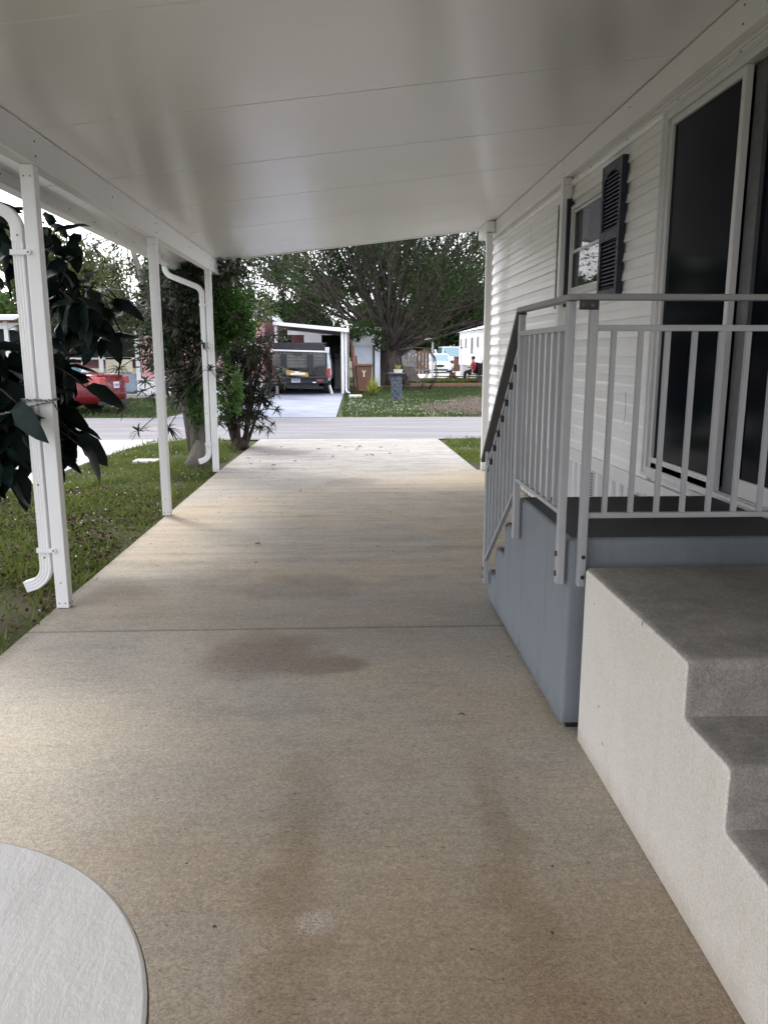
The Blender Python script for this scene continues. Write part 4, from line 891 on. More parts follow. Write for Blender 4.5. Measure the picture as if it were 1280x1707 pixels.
tree('dense_back_tree', (9, 80, -.05), 9, 16, 6.0, (M['darkbark'], M['hedge']), 'dense dark tree behind the parked white cars', (.5, .25), 26000, .35, 2.0, 9, 7, 5, (0, 80), wispy=1.2)
bt = tree('distant_tree', (3, 84, -.05), 9, 14, 4.0, (M['darkbark'], M['hedge']), 'distant dark tree left of the parked cars, low crown', (.5, .25), 24000, .3, 1.0, 10, 7, 5, (0, 70), wispy=.9, group='distant trees behind the homes')
spots = [(-12, 60, 1.0, 'distant tree rising behind the pink house roof'), (-22, 66, 1.1, 'distant tree at the far left skyline'), (-5, 80, .95, 'distant tree between the pink house and the truck carport'), (18, 74, 1.0, 'distant tree behind the white home'), (-19, 42, .8, 'mid distance tree left of the pink house')]
bk = [c for c in COL.objects if c.parent == bt]
for (x, y, s, lb) in spots:
    o = bt.copy(); COL.objects.link(o); o.location = (x, y, -.05); o.scale = (s, s, s); o.rotation_euler = (0, 0, x); o['label'] = lb
    for c in bk: k = c.copy(); COL.objects.link(k); k.parent = o
# row of trees left of the drive, outside the frame but mirrored in the glass
tree('side_yard_tree', (-10.5, 6.0, -.05), 6, 12, 3.4, (M['bark'], M['ficus']), 'green tree in the neighbouring yard beyond the left edge', (.2, .1), 12000, .16, 1.8, 21, 6, 5, (5, 80))
tree('corner_yard_tree', (-12.5, 14.0, -.05), 6, 12, 3.4, (M['bark'], M['twiggy']), 'grey green tree in the neighbouring yard near the road', (.2, .1), 12000, .16, 1.8, 22, 6, 5, (5, 80))

# ================================================================== ACROSS THE ROAD
ph = thing('pink_house', (-6, 32, 0), 'pink mobile home with white skirting across the road at left', 'house')
b = MB(); b.box(-7.15, -3.1, 28.02, 36, .62, 2.7); b.box(-16, -7.15, 29.4, 36, .62, 2.7); b.build('wall', M['pink'], ph)
b = MB(); b.box(-7.17, -3.08, 28.0, 36.02, .02, .62); b.box(-16, -7.17, 29.38, 36, .02, .62); b.build('skirting', M['bwhite'], ph)
b = MB(); b.add([(-16.3, 27.7, 2.7), (-2.8, 27.7, 2.7), (-2.8, 32, 2.95), (-16.3, 32, 2.95), (-2.8, 36.4, 2.7), (-16.3, 36.4, 2.7), (-16.3, 27.7, 2.58), (-2.8, 27.7, 2.58)], [(0, 1, 2, 3), (3, 2, 4, 5), (6, 7, 1, 0), (1, 4, 2)]); b.build('roof', M['bwhite'], ph)
# screened porch bay with white posts, cream panel, lattice
b = MB(); b.box(-9.9, -7.25, 28.1, 28.16, .62, .98); b.box(-8.35, -7.45, 28.02, 28.08, .85, 1.35); b.build('porch_panel', M['cream'], ph)
b = MB(); b.box(-9.9, -7.3, 28.08, 28.12, .18, .8); b.build('lattice', M['bluegrey'], ph)
b = MB(); b.box(-12, -7.3, 28.3, 28.36, 1.3, 2.3); b.build('porch_screen', M['interior'], ph)
b = MB(); 
for x in (-11.6, -10.0, -8.5, -7.25): b.box(x - .07, x + .07, 28.0, 28.1, .1, 2.55)
b.box(-12, -7.3, 28.02, 28.09, 1.28, 1.34); b.box(-12, -7.3, 28.02, 28.09, 2.3, 2.5); b.build('porch_frame', M['bwhite'], ph)
b = MB(); b.tube([(-9.2, 27.9, .35), (-9.2, 27.9, 1.0), (-9.0, 27.9, 1.35), (-8.75, 27.9, 1.4)], .03, 8); b.build('porch_handrail', M['bwhite'], ph)
for (x0, x1, z0, z1) in ((-3.62, -3.25, .95, 2.2),):
    b = MB(); b.box(x0, x1, 27.96, 28.02, z0, z1); wo_ = b.build('window', M['bwhite'], ph)
    b = MB(); b.box(x0 + .06, x1 - .06, 27.94, 27.962, z0 + .06, (z0 + z1) / 2); b.build('pane', M['interior'], wo_)
    b = MB(); b.box(x0 + .06, x1 - .06, 27.94, 27.962, (z0 + z1) / 2 + .05, z1 - .06); b.build('pane', M['bwhite'], wo_)
b = MB(); b.box(-9.8, -6.2, 27.3, 27.9, -.02, .12); tag(b.build('porch_step', M['pdrive'], None, .01), 'low concrete step in front of the pink house', 'step')
for i, (x, lb) in enumerate(((-8.05, 'clear plastic tub left of two on the pink house step'), (-7.75, 'clear plastic tub right of two on the pink house step'))):
    tt = MB(); tt.lathe((x, 27.6, .12), [(.10, 0), (.12, .28), (.13, .3), (.11, .3), (.10, .02)], 14); tag(tt.build('plastic_tub', M['shed'], None, 0, True), lb, 'tub', 'tubs on the pink house step')

tcp = thing('truck_carport', (-1.4, 31, 0), 'small white carport sheltering the pickup truck across the road', 'carport')
b = MB(); b.add([(-2.78, 29.8, 2.50), (0.0, 29.8, 2.24), (0.0, 29.8, 2.38), (-2.78, 29.8, 2.62), (-2.78, 37, 2.50), (0.0, 37, 2.24), (0.0, 37, 2.38), (-2.78, 37, 2.62)], [(0, 1, 2, 3), (7, 6, 5, 4), (0, 4, 5, 1), (3, 2, 6, 7), (1, 5, 6, 2), (0, 3, 7, 4)]); b.build('roof', M['bwhite'], tcp, .01)
b = MB(); b.box(-.30, -.19, 29.95, 30.06, 0, 2.27); b.build('post', M['bwhite'], tcp, .005)
b = MB(); b.box(-.16, -.08, 29.95, 30.06, .12, 2.27); b.tube([(-.12, 29.98, .15), (-.1, 29.9, .06), (.0, 29.8, .04)], .04, 8); b.build('downspout', M['bwhite'], tcp, .005)
b = MB(); b.box(-2.74, -2.64, 29.95, 30.06, 0, 2.48); b.build('post', M['bwhite'], tcp, .005)
b = MB(); b.box(-3.0, -2.05, 36.9, 37.0, 0, 2.3); b.box(-1.25, .0, 36.9, 37.0, 0, 2.3); b.box(-2.05, -1.25, 36.9, 37.0, 0, 1.5); b.build('rear_wall', M['interior'], tcp)
b = MB(); b.box(-2.6, -2.1, 36.7, 36.85, 1.5, 2.3); b.build('rear_panel', M['pink'], tcp)
b = MB(); b.box(-3.1, -.9, 41, 43, 0, 2.75); tag(b.build('bright_backing', M['bwhite'], None, .02), 'added white block brightening the rear opening of the truck carport', 'shed')  # white block added behind the opening as a bright backing
b = MB(); b.box(-.06, .0, 30.2, 36.8, 0, 2.2); b.build('side_wall', M['greywood'], tcp)
b = MB(); b.box(-.62, -.12, 34, 34.5, 0, 1.75); tag(b.build('storage_cabinet', M['bwhite'], None, .01), 'white cabinet at the rear of the truck carport', 'cabinet')
b = MB(); b.tube([(-.55, 33.2, 1.62), (-.55, 33.28, 1.62)], .20, 18); fan = b.build('wall_fan', M['iron']); tag(fan, 'round dark fan hanging beside the truck cab', 'fan')

# ---- vehicles: body lofted from cross sections
def ring(y, zb, zt, hw, tumble=.86, n=7):
    """half outline (x>=0) bottom centre -> top centre, mirrored"""
    h = zt - zb
    P_ = [(0, zb), (hw * .86, zb), (hw * .97, zb + h * .12), (hw, zb + h * .42), (hw * .985, zb + h * .68), (hw * (.5 + tumble / 2), zb + h * .93), (hw * tumble * .82, zt), (0, zt + h * .02)]
    L_ = [(x, y, z) for x, z in P_]; return L_ + [(-x, y, z) for x, _, z in reversed(L_[1:-1])]
def loft(b, rings):
    n = len(rings[0]); b.add([v for r_ in rings for v in r_], [(i * n + k, (i + 1) * n + k, (i + 1) * n + (k + 1) % n, i * n + (k + 1) % n) for i in range(len(rings) - 1) for k in range(n)] + [tuple(range(n)), tuple(range((len(rings) - 1) * n, len(rings) * n))[::-1]])
def wheel(t, x, y, r=.32, wd=.2, side=1):
    b = MB(); b.tube([(x - wd / 2, y, r), (x + wd / 2, y, r)], r, 22); w_ = b.build('wheel', M['tyre'], t, .03)
    xo = x + side * (wd / 2 + .004); c = MB(); c.tube([(xo - side * .03, y, r), (xo, y, r)], r * .62, 16); c.build('rim', M['rim'], w_)
    return w_
def sedan(name, loc, rz, paint, label, L=4.75, W=1.80, H=1.42, front=True, group=None):
    """built in world axes at origin (front = -Y), then moved"""
    t = thing(name, (0, 0, 0), label, 'car', group); h = L / 2; hw = W / 2
    st = [(-h, .28, .60, .78), (-h + .06, .22, .68, .90), (-h + .35, .20, .76, .97), (-h + .9, .2, .86, 1.0), (-h + 1.35, .2, .92, 1.0), (0, .2, .95, 1.0), (h - 1.2, .2, .98, 1.0), (h - .7, .2, 1.02, .99), (h - .2, .24, 1.03, .95), (h - .05, .26, 1.0, .90), (h, .30, .94, .80), (h + .07, .36, .80, .66)]
    b = MB(); loft(b, [ring(y, zb, zt, hw * k) for y, zb, zt, k in st]); body = b.build('body', paint, t, 0, True); sb = body.modifiers.new('sub', 'SUBSURF'); sb.levels = 1; sb.render_levels = 1
    # glasshouse: glass volume plus roof skin
    gl = [(-h + 1.25, .90, .02, .80), (-h + 2.0, .92, H - .10, .74), (-h + 2.4, .94, H - .045, .72), (h - 2.0, .96, H - .03, .71), (h - 1.55, .97, H - .08, .70), (h - .75, 1.0, .03, .66)]
    def gr(y, zb, zt, k): 
        zt = max(zt, zb + .02); w1 = hw * .90; w2 = hw * k
        return [(0, y, zb), (w1, y, zb), (w2, y, zt), (0, y, zt + .015), (-w2, y, zt), (-w1, y, zb)]
    b = MB(); loft(b, [gr(y, zb - .04, zt, k) for y, zb, zt, k in gl]); b.build('windows', M['carglass'], t, 0, False)
    b = MB(); loft(b, [[(x, y, z + d) for d in (0.02,) for x, z in ((hw * k + .02, zt - .02), (hw * k, zt + .02), (0, zt + .035), (-hw * k, zt + .02), (-hw * k - .02, zt - .02))] for y, zb, zt, k in gl[1:5]]); b.build('roof', paint, t, 0, True)
    b = MB()
    for s in (-1, 1):
        b.bar((s * hw * .82, -h + 1.25, .92), (s * hw * .75, -h + 2.0, H - .08), .05, .05); b.bar((s * hw * .71, h - 1.55, H - .06), (s * hw * .68, h - .72, 1.0), .07, .05); b.bar((s * hw * .90, .1, .92), (s * hw * .735, .1, H - .03), .07, .04, (0, 1, 0))
    b.build('pillars', paint, t, .01)
    for s in (-1, 1):
        for y in (-h + .85, h - .95): wheel(t, s * (hw - .10), y, .32, .2, s)
        b = MB(); b.box(min(s * hw * .93, s * (hw + .16)), max(s * hw * .93, s * (hw + .16)), -h + 1.42, -h + 1.52, .93, 1.05); b.build('mirror', paint, t, .02)
        b = MB(); b.prism([(s * hw * .88, .68), (s * hw * .60, .66), (s * hw * .55, .55), (s * hw * .86, .52)], 'y', -h + .03, -h + .16); b.build('headlight', M['headl'], t, .015)
        b = MB(); b.prism([(s * hw * .955, .93), (s * hw * .56, .92), (s * hw * .60, .78), (s * hw * .975, .74)], 'y', h - .26, h + .025); b.build('tail_light', M['tail'], t, .015)
    b = MB(); b.lathe((0, 0, 0), [(.27, 0), (.27, .03)], 20); b.v = [(x * 1.15, -h - .012 + z, .58 + y * .40) for x, y, z in b.v]; g_ = b.build('grille', M['gate'], t)
    b = MB(); b.lathe((0, 0, 0), [(.05, 0), (.05, .01)], 12); b.v = [(x * 1.5, -h - .022 + z, .58 + y * .6) for x, y, z in b.v]; b.build('emblem', M['rim'], g_)
    b = MB(); b.box(-.55, .55, -h - .01, -h + .05, .26, .34); b.box(-.74, .74, h - .10, h + .075, .24, .33); b.build('bumper_slot', M['dark'], t)
    b = MB(); b.box(-.155, .155, h + .02, h + .065, .64, .80); pl = b.build('licence_plate', M['plate'], t)
    b = MB()
    for k in range(5): b.box(-.12 + k * .05, -.09 + k * .05, h + .065, h + .068, .68, .75)
    b.build('plate_print', M['plateink'], pl)
    t.location = loc; t.rotation_euler = (0, 0, rz); return t
# red saloon: front points to -X (away to the left), tail slightly towards the viewer
rc = sedan('parked_sedan', (-8.30, 21.2, -.02), R(-90 - 9), M['red'], 'shiny red sedan seen from its rear corner beside the pink house', 4.6, 1.78, 1.42)
sedan('parked_sedan', (6.9, 62.2, -.02), R(-3), M['carwhite'], 'white sedan with dark oval grille facing the viewer beside the white home', 4.9, 1.88, 1.45)
sedan('parked_sedan', (6.75, 70.5, -.02), R(6), M['carblue'], 'dark blue sedan half hidden behind the white sedan', 4.7, 1.8, 1.60)
def pickup(name, loc, rz, paint, label, rear_gate):
    t = thing(name, (0, 0, 0), label, 'pickup truck')
    # front = +Y ; rear at y = 0
    b = MB(); 
    for s in (-1, 1):
        P_ = [(s * .98, .50), (s * 1.02, .75), (s * 1.0, 1.12), (s * .93, 1.52), (s * .86, 1.52), (s * .88, .50)]; b.prism(P_, 'y', .12, 2.3)
    b.box(-.9, .9, .12, 2.3, .50, .60); b.box(-.9, .9, 2.26, 2.34, .5, 1.5); bed = b.build('bed', paint, t, .03)
    b = MB(); loft(b, [ring(2.35, .42, 1.35, 1.0), ring(3.0, .4, 1.38, 1.0), ring(4.2, .42, 1.3, 1.0), ring(5.2, .45, 1.2, .96), ring(5.35, .5, 1.1, .9)]); b.build('cab_body', paint, t, 0, True)
    b = MB(); loft(b, [[(-.86, y, 1.3), (.86, y, 1.3), (.76, y, z), (-.76, y, z)] for y, z in ((2.36, 1.35), (2.44, 1.83), (3.6, 1.85), (4.25, 1.35))]); b.build('cab_windows', M['carglass'], t)
    b = MB(); b.box(-.78, .78, 2.4, 3.62, 1.84, 1.90); b.build('cab_roof', paint, t, .02)
    for s in (-1, 1):
        for y in (1.05, 4.5): wheel(t, s * .85, y, .38, .24, s)
        b = MB(); b.box(min(s * 1.0, s * 1.22), max(s * 1.0, s * 1.22), 3.5, 3.6, 1.25, 1.5); b.build('mirror', M['dark'], t, .02)
        b = MB(); b.box(min(s * .84, s * 1.0), max(s * .84, s * 1.0), .08, .14, .62, .95); b.build('tail_light', M['tail'], t, .01)
    if rear_gate:
        b = MB(); b.add([(-.93, .06, 1.58), (.93, .06, 1.54), (.95, 2.3, 1.66), (-.95, 2.3, 1.70), (-.90, .06, 1.86), (.76, .06, 1.82), (.76, 2.3, 1.86), (-.9, 2.3, 1.9)], [(3, 2, 1, 0), (4, 5, 6, 7), (0, 1, 5, 4), (1, 2, 6, 5), (2, 3, 7, 6), (3, 0, 4, 7)]); b.build('tonneau_cover', M['tonneau'], t, .01)
        b = MB(); b.bar((-1.0, -.04, 1.60), (.96, -.04, 1.54), .05, .055); b.build('gate_lip', M['bwhite'], t, .004)
        b = MB(); b.box(.83, .98, -.10, .1, 1.50, 1.70); b.box(-1.04, -.96, -.06, .06, 1.52, 1.68); b.build('cover_clamp', M['silver'], t, .01)
        b = MB(); b.box(-.98, .84, -.02, .02, .96, 1.56); gp = b.build('lift_gate', M['gatepanel'], t)
        for k in range(5):
            b = MB(); b.box(-.96, .82, -.045, -.02, 1.0 + k * .115, 1.03 + k * .115); b.build('rib', M['gatepanel'], gp, .003)
        b = MB(); 
        for k in range(12): b.box(-.93 + k * .145, -.88 + k * .145, -.05, -.022, 1.48, 1.53)
        b.build('gate_slot', M['dark'], gp)['kind'] = 'stuff'
        for x in (-.58, .32):
            b = MB(); b.box(x - .085, x + .085, -.16, -.05, .70, 1.46); b.bar((x, -.18, .72), (x + .10, -.28, .66), .08, .1); b.build('lift_arm', M['gate'], t, .01)
        b = MB(); b.box(-.26, .04, -.07, -.045, 1.42, 1.50); b.build('gate_latch', M['iron'], gp)
        for x in (-.97, .52): b = MB(); b.box(x, x + .34, -.10, -.02, .67, 1.05); b.build('light_box', M['dark'], t, .01)
        b = MB(); b.box(-1.02, .92, -.30, .02, .42, .68); b.box(-.95, .86, -.42, -.28, .60, .66); bm = b.build('bumper', M['gate'], t, .012)
        b = MB(); b.box(-.32, -.02, -.315, -.30, .46, .60); pl = b.build('licence_plate', M['plate'], bm)
        b = MB()
        for k in range(5): b.box(-.28 + k * .05, -.25 + k * .05, -.319, -.315, .49, .56)
        b.build('plate_print', M['plateink'], bm)
        for x in (-.88, .66): b = MB(); b.box(x - .11, x + .11, -.312, -.30, .50, .58); b.build('reflector', M['tail'], bm)
        for x in (-.74, .40): b = MB(); b.box(x, x + .12, -.313, -.30, .44, .48); b.build('step_pad', M['bwhite'], bm)
        b = MB(); b.box(-.5, .6, -.1, .1, .24, .42); b.tube([(.15, -.2, .36), (.15, -.05, .36)], .05, 10); b.build('hitch', M['dark'], t)
        b = MB(); b.bar((.96, .05, .34), (1.05, -.05, .02), .05, .08); b.build('mud_flap', M['silver'], t)
    t.location = loc; t.rotation_euler = (0, 0, rz); return t
pickup('pickup_truck', (-1.74, 29.25, 0), R(-1), M['silver'], 'silver pickup truck with folded dark lift gate parked under the small carport', True).scale = (1.05, 1, 1)
b = MB(); b.add([(-.45, -.40, .72), (.30, -.40, .66), (.32, -.18, .66), (-.43, -.18, .72), (-.50, -.40, .90), (.28, -.40, .80), (.30, -.18, .80), (-.48, -.18, .90)], [(3, 2, 1, 0), (4, 5, 6, 7), (0, 1, 5, 4), (1, 2, 6, 5), (2, 3, 7, 6), (3, 0, 4, 7)])
b.v = [(x - 1.78, y + 29.22, z) for x, y, z in b.v]
tl = thing('tool_case', (-1.8, 28.9, .68), 'open yellow tool case lying on the truck lift gate step', 'tool case'); b.build('case', M['yellow'], tl, .01)
b = MB(); b.box(-2.10, -1.58, 28.80, 28.815, .735, .80); b.box(-1.95, -1.80, 28.79, 28.80, .75, .85); b.build('case_contents', M['bwhite'], tl)
# white van-like pickup beyond, nose to the viewer
vn = thing('parked_van', (0, 0, 0), 'white van with tall windscreen parked behind the white sedan', 'van')
b = MB(); loft(b, [ring(-2.5, .4, .95, .88), ring(-2.4, .3, 1.1, .98), ring(-1.6, .3, 1.22, 1.02), ring(-1.45, .3, 1.25, 1.02), ring(2.5, .35, 1.3, 1.02)]); b.build('body', M['carwhite'], vn, 0, True)
b = MB(); loft(b, [[(-.93, y, 1.15), (.93, y, 1.15), (w_, y, z), (0, y, z + .03), (-w_, y, z)] for y, z, w_ in ((-1.6, 1.2, .9), (-.95, 1.96, .76), (2.4, 1.98, .78))]); b.build('windows', M['carglass'], vn)
b = MB(); b.box(-.8, .8, -.95, 2.45, 1.96, 2.04); b.bar((-.92, -1.6, 1.2), (-.78, -.95, 1.98), .06, .06); b.bar((.92, -1.6, 1.2), (.78, -.95, 1.98), .06, .06); b.build('roof', M['carwhite'], vn, .03)
for s in (-1, 1):
    for y in (-1.7, 1.6): wheel(vn, s * .88, y, .36, .22, s)
    b = MB(); b.box(s * .78 - .12, s * .78 + .12, -2.50, -2.40, .72, .88); b.build('headlight', M['headl'], vn, .01)
b = MB(); b.box(-.5, .5, -2.53, -2.45, .66, .9); b.build('grille', M['gate'], vn, .01)
vn.location = (8.7, 69.0, -.02)

# white shed and bits right of the small carport
b = MB()
sd_ = thing('blue_white_shed', (.7, 36, 0), 'pale blue white metal sided shed between the truck carport and the ficus', 'shed')
b.box(.20, 1.38, 36, 39, .0, 1.85); b.build('wall', M['shed'], sd_)
for k in range(9): b = MB(); b.box(.25 + k * .125, .28 + k * .125, 35.985, 36, .1, 1.84); b.build('siding_rib', M['shed'], sd_)
b = MB(); b.box(.17, 1.41, 35.94, 39.05, 1.85, 2.62); b.build('upper_wall', M['bwhite'], sd_)
b = MB(); b.box(1.06, 1.12, 35.93, 35.975, 0, 1.85); b.build('corner_post', M['gate'], sd_)
b = MB(); b.box(1.14, 1.26, 35.9, 35.975, .0, 1.85); b.build('door_trim', M['bwhite'], sd_)
rs = thing('leaning_planks', (.18, 31, 0), 'dark red planks leaning between the small carport and the brown trash cart', 'planks')
for k, (x, c) in enumerate(((.08, 'redwood'), (.17, 'wood'), (.25, 'redwood'))): b = MB(); b.bar((x, 31.2, 2.0 - k * .3), (x + .12, 30.8, .02), .07, .03, (0, 1, 0)); b.build('plank', M[c], rs)
bn = thing('trash_cart', (.56, 30.6, 0), 'brown wheeled trash cart with white emblem beside the small carport', 'trash cart')
b = MB(); b.add([(.33, 30.35, .06), (.80, 30.35, .06), (.80, 30.85, .06), (.33, 30.85, .06), (.25, 30.28, 1.0), (.86, 30.28, 1.0), (.86, 30.95, 1.0), (.25, 30.95, 1.0)], [(3, 2, 1, 0), (4, 5, 6, 7), (0, 1, 5, 4), (1, 2, 6, 5), (2, 3, 7, 6), (3, 0, 4, 7)]); b.build('cart_body', M['bin'], bn, .03)
b = MB(); b.box(.22, .89, 30.24, 31.0, 1.0, 1.09); b.build('lid', M['bin'], bn, .025)
for x in (.33, .74): b = MB(); b.tube([(x, 30.95, .12), (x + .06, 30.95, .12)], .12, 14); b.build('wheel', M['tyre'], bn)
b = MB(); b.bar((.55, 30.29, .66), (.55, 30.283, .76), .03, .01, (0, 1, 0)); b.bar((.55, 30.284, .75), (.49, 30.276, .86), .025, .01, (0, 1, 0)); b.bar((.55, 30.284, .75), (.61, 30.276, .86), .025, .01, (0, 1, 0)); b.bar((.52, 30.29, .64), (.58, 30.29, .64), .03, .01, (0, 1, 0)); b.build('emblem', M['bwhite'], bn)
b = MB(); b.box(-.02, .42, 27.1, 27.35, -.03, .10); tag(b.build('edging_stone', M['stone'], None, .02), 'white edging stone at the corner of the opposite driveway', 'stone')
gp_ = thing('spiky_plant', (.86, 28.6, -.02), 'yellow green grassy plant in front of the brown trash cart', 'plant')
b = MB()
for k in range(120):
    a = rnd.uniform(0, 6.283); l = rnd.uniform(.5, .95); e = rnd.uniform(.5, 1.45); vs = []; base = Vector((.86 + rnd.uniform(-.1, .1), 28.6 + rnd.uniform(-.1, .1), -.02)); sdv = Vector((-math.sin(a), math.cos(a), 0))
    for i in range(5): t = i / 4; p = base + Vector((math.cos(a) * math.cos(e), math.sin(a) * math.cos(e), math.sin(e))) * l * t; p.z -= .55 * l * t * t * math.cos(e) * 1.3; wd = (.013, .016, .014, .010, .001)[i]; vs += [p + sdv * wd, p - sdv * wd]
    b.add(vs, [(2 * i, 2 * i + 2, 2 * i + 3, 2 * i + 1) for i in range(4)])
b.build('blades', M['chartr'], gp_)['kind'] = 'stuff'
b = MB(); b.lathe((.86, 28.6, -.03), [(.14, 0), (.16, .12), (.1, .14)], 12); b.build('root_ball', M['darkbark'], gp_)
# pedestal with planter
pd = thing('birdbath_pedestal', (1.50, 25.5, -.03), 'dark stone pedestal birdbath on the grass across the road', 'birdbath')
b = MB()
for i in range(7):
    z0 = .02 + i * .105
    for k in range(5):
        a = k * 1.2566 + i * .6; b.tube([(1.50 + .10 * math.cos(a), 25.5 + .10 * math.sin(a), z0), (1.50 + .11 * math.cos(a), 25.5 + .11 * math.sin(a), z0 + .10)], [.082, .075], 7)
b.lathe((1.50, 25.5, -.03), [(.19, 0), (.17, .05), (.12, .06), (.12, .8), (.14, .82)], 14); b.build('column', M['column'], pd, .01)
b = MB(); b.lathe((1.50, 25.5, .78), [(.10, 0), (.15, .03), (.27, .07), (.285, .10), (.26, .10), (.10, .06)], 20); b.build('basin', M['column'], pd, 0, True)
pt = thing('flower_pot', (1.55, 25.5, .86), 'small white pot with a spiky succulent on the pedestal', 'flower pot')
b = MB(); b.lathe((1.55, 25.5, .86), [(.12, 0), (.15, .12), (.16, .13), (.13, .13)], 16); b.build('pot', M['pot'], pt)
b = MB()
for k in range(14): a = k * 2.4; b.tube([(1.55, 25.5, .97), (1.55 + .07 * math.cos(a), 25.5 + .07 * math.sin(a), 1.05), (1.55 + .1 * math.cos(a), 25.5 + .1 * math.sin(a), 1.13)], [.016, .012, .002], 5)
b.build('succulent', M['chartr'], pt)
# swing lounge
sw = thing('swing_lounge', (2.9, 33, 0), 'rusty brown hanging lounge frame with mesh seat behind the pedestal', 'lounge')
b = MB()
for y in (32.7, 33.3):
    b.tube([(3.65, y, .02), (3.3, y, .0), (2.4, y, .02)], .025, 6); b.tube([(3.3, y, .02), (3.6, y, .6), (3.5, y, 1.3), (3.2, y, 1.68), (2.6, y, 1.72), (2.1, y, 1.62)], .025, 6); b.tube([(2.95, y, .02), (3.25, y, .75)], .02, 6); b.tube([(2.2, y, .02), (2.45, y, .55)], .02, 6)
b.tube([(2.6, 32.7, 1.72), (2.6, 33.3, 1.72)], .02, 6); b.build('frame', M['iron'], sw, 0, True)
b = MB(); b.add([(2.15, 32.7, .98), (2.62, 32.7, .95), (2.95, 32.7, .30), (3.45, 32.7, .22), (2.15, 33.3, .98), (2.62, 33.3, .95), (2.95, 33.3, .30), (3.45, 33.3, .22), (2.45, 32.7, .40), (2.45, 33.3, .40)], [(0, 1, 5, 4), (1, 2, 6, 5), (2, 3, 7, 6), (0, 8, 2, 1), (4, 5, 6, 9)]); b.build('seat', M['mesh'], sw)
# fences behind ficus
fn = thing('board_fence', (4, 48, 0), 'brown and grey upright board fence beyond the lounge', 'fence')
for k in range(9):
    x = 3.0 + k * .2; b = MB(); b.box(x, x + .17, 48 + rnd.uniform(-.02, .02), 48.04, .25, 1.75 + rnd.uniform(-.15, .12)); b.build('fence_board', M['wood' if k > 4 else 'greywood'], fn)
b = MB(); b.box(2.6, 4.8, 47.9, 47.96, .45, .55); b.build('fence_rail', M['greywood'], fn)
wf = thing('white_picket_fence', (2.6, 50, 0), 'low white picket fence seen beside the ficus trunk', 'fence')
for k in range(9): b = MB(); b.box(2.2 + k * .14, 2.28 + k * .14, 50, 50.03, .1, 1.5); b.build('picket', M['bwhite'], wf)
b = MB(); b.box(4.72, 4.82, 46, 46.1, 0, 2.35); b.box(4.3, 4.82, 46, 46.08, 2.2, 2.35); tag(b.build('clothes_post', M['bwhite']), 'white post with short arm in front of the dark sedan', 'post')
b = MB(); b.box(7.55, 7.67, 54.5, 54.6, 0, 1.9); b.box(7.4, 7.67, 54.5, 54.6, 1.8, 1.95); tag(b.build('yard_post', M['bwhite']), 'white post at the near corner of the far white home', 'post')
b2 = thing('trash_cart', (8.15, 60.5, 0), 'brown trash cart half hidden behind the white sedan bonnet', 'trash cart')
b = MB(); b.box(7.9, 8.35, 60.3, 60.8, .15, 1.15); b.build('cart_body', M['bin'], b2, .03); b = MB(); b.box(7.87, 8.38, 60.25, 60.85, 1.15, 1.24); b.build('lid', M['bin'], b2, .02)
# far white home
fh = thing('far_white_home', (9.5, 50, 0), 'white mobile home with narrow dark windows at the far right', 'house')
b = MB(); b.box(7.8, 12, 42, 57, .70, 2.9); b.build('wall', M['bwhite'], fh)
b = MB(); b.box(7.86, 12, 42.1, 56.9, .0, .70); b.build('skirting', M['greywood'], fh)
b = MB(); b.add([(7.65, 41.8, 2.9), (7.65, 57.2, 2.9), (9.9, 57.2, 3.5), (9.9, 41.8, 3.5), (12.2, 41.8, 2.9), (12.2, 57.2, 2.9)], [(0, 3, 2, 1), (3, 4, 5, 2), (1, 2, 5), (0, 4, 3)]); b.build('roof', M['bwhite'], fh)
for (y0, y1, z0, z1) in ((55.6, 56.1, 1.9, 2.5), (53.3, 53.9, 1.75, 2.5), (50.6, 51.3, 1.4, 2.5), (48.4, 48.9, 1.8, 2.5), (46, 46.6, 1.8, 2.5), (43.5, 44.4, 1.5, 2.4)):
    b = MB(); b.box(7.76, 7.80, y0, y1, z0, z1); f_ = b.build('window', M['bwhite'], fh); b = MB(); b.box(7.745, 7.76, y0 + .08, y1 - .08, z0 + .06, z1 - .06); b.build('pane', M['interior'], f_)
b = MB(); y = 42.2
while y < 57: b.box(7.785, 7.80, y, y + .03, .7, 1.35); y += .4
b.build('wall_rib', M['bwhite'], fh)['kind'] = 'stuff'
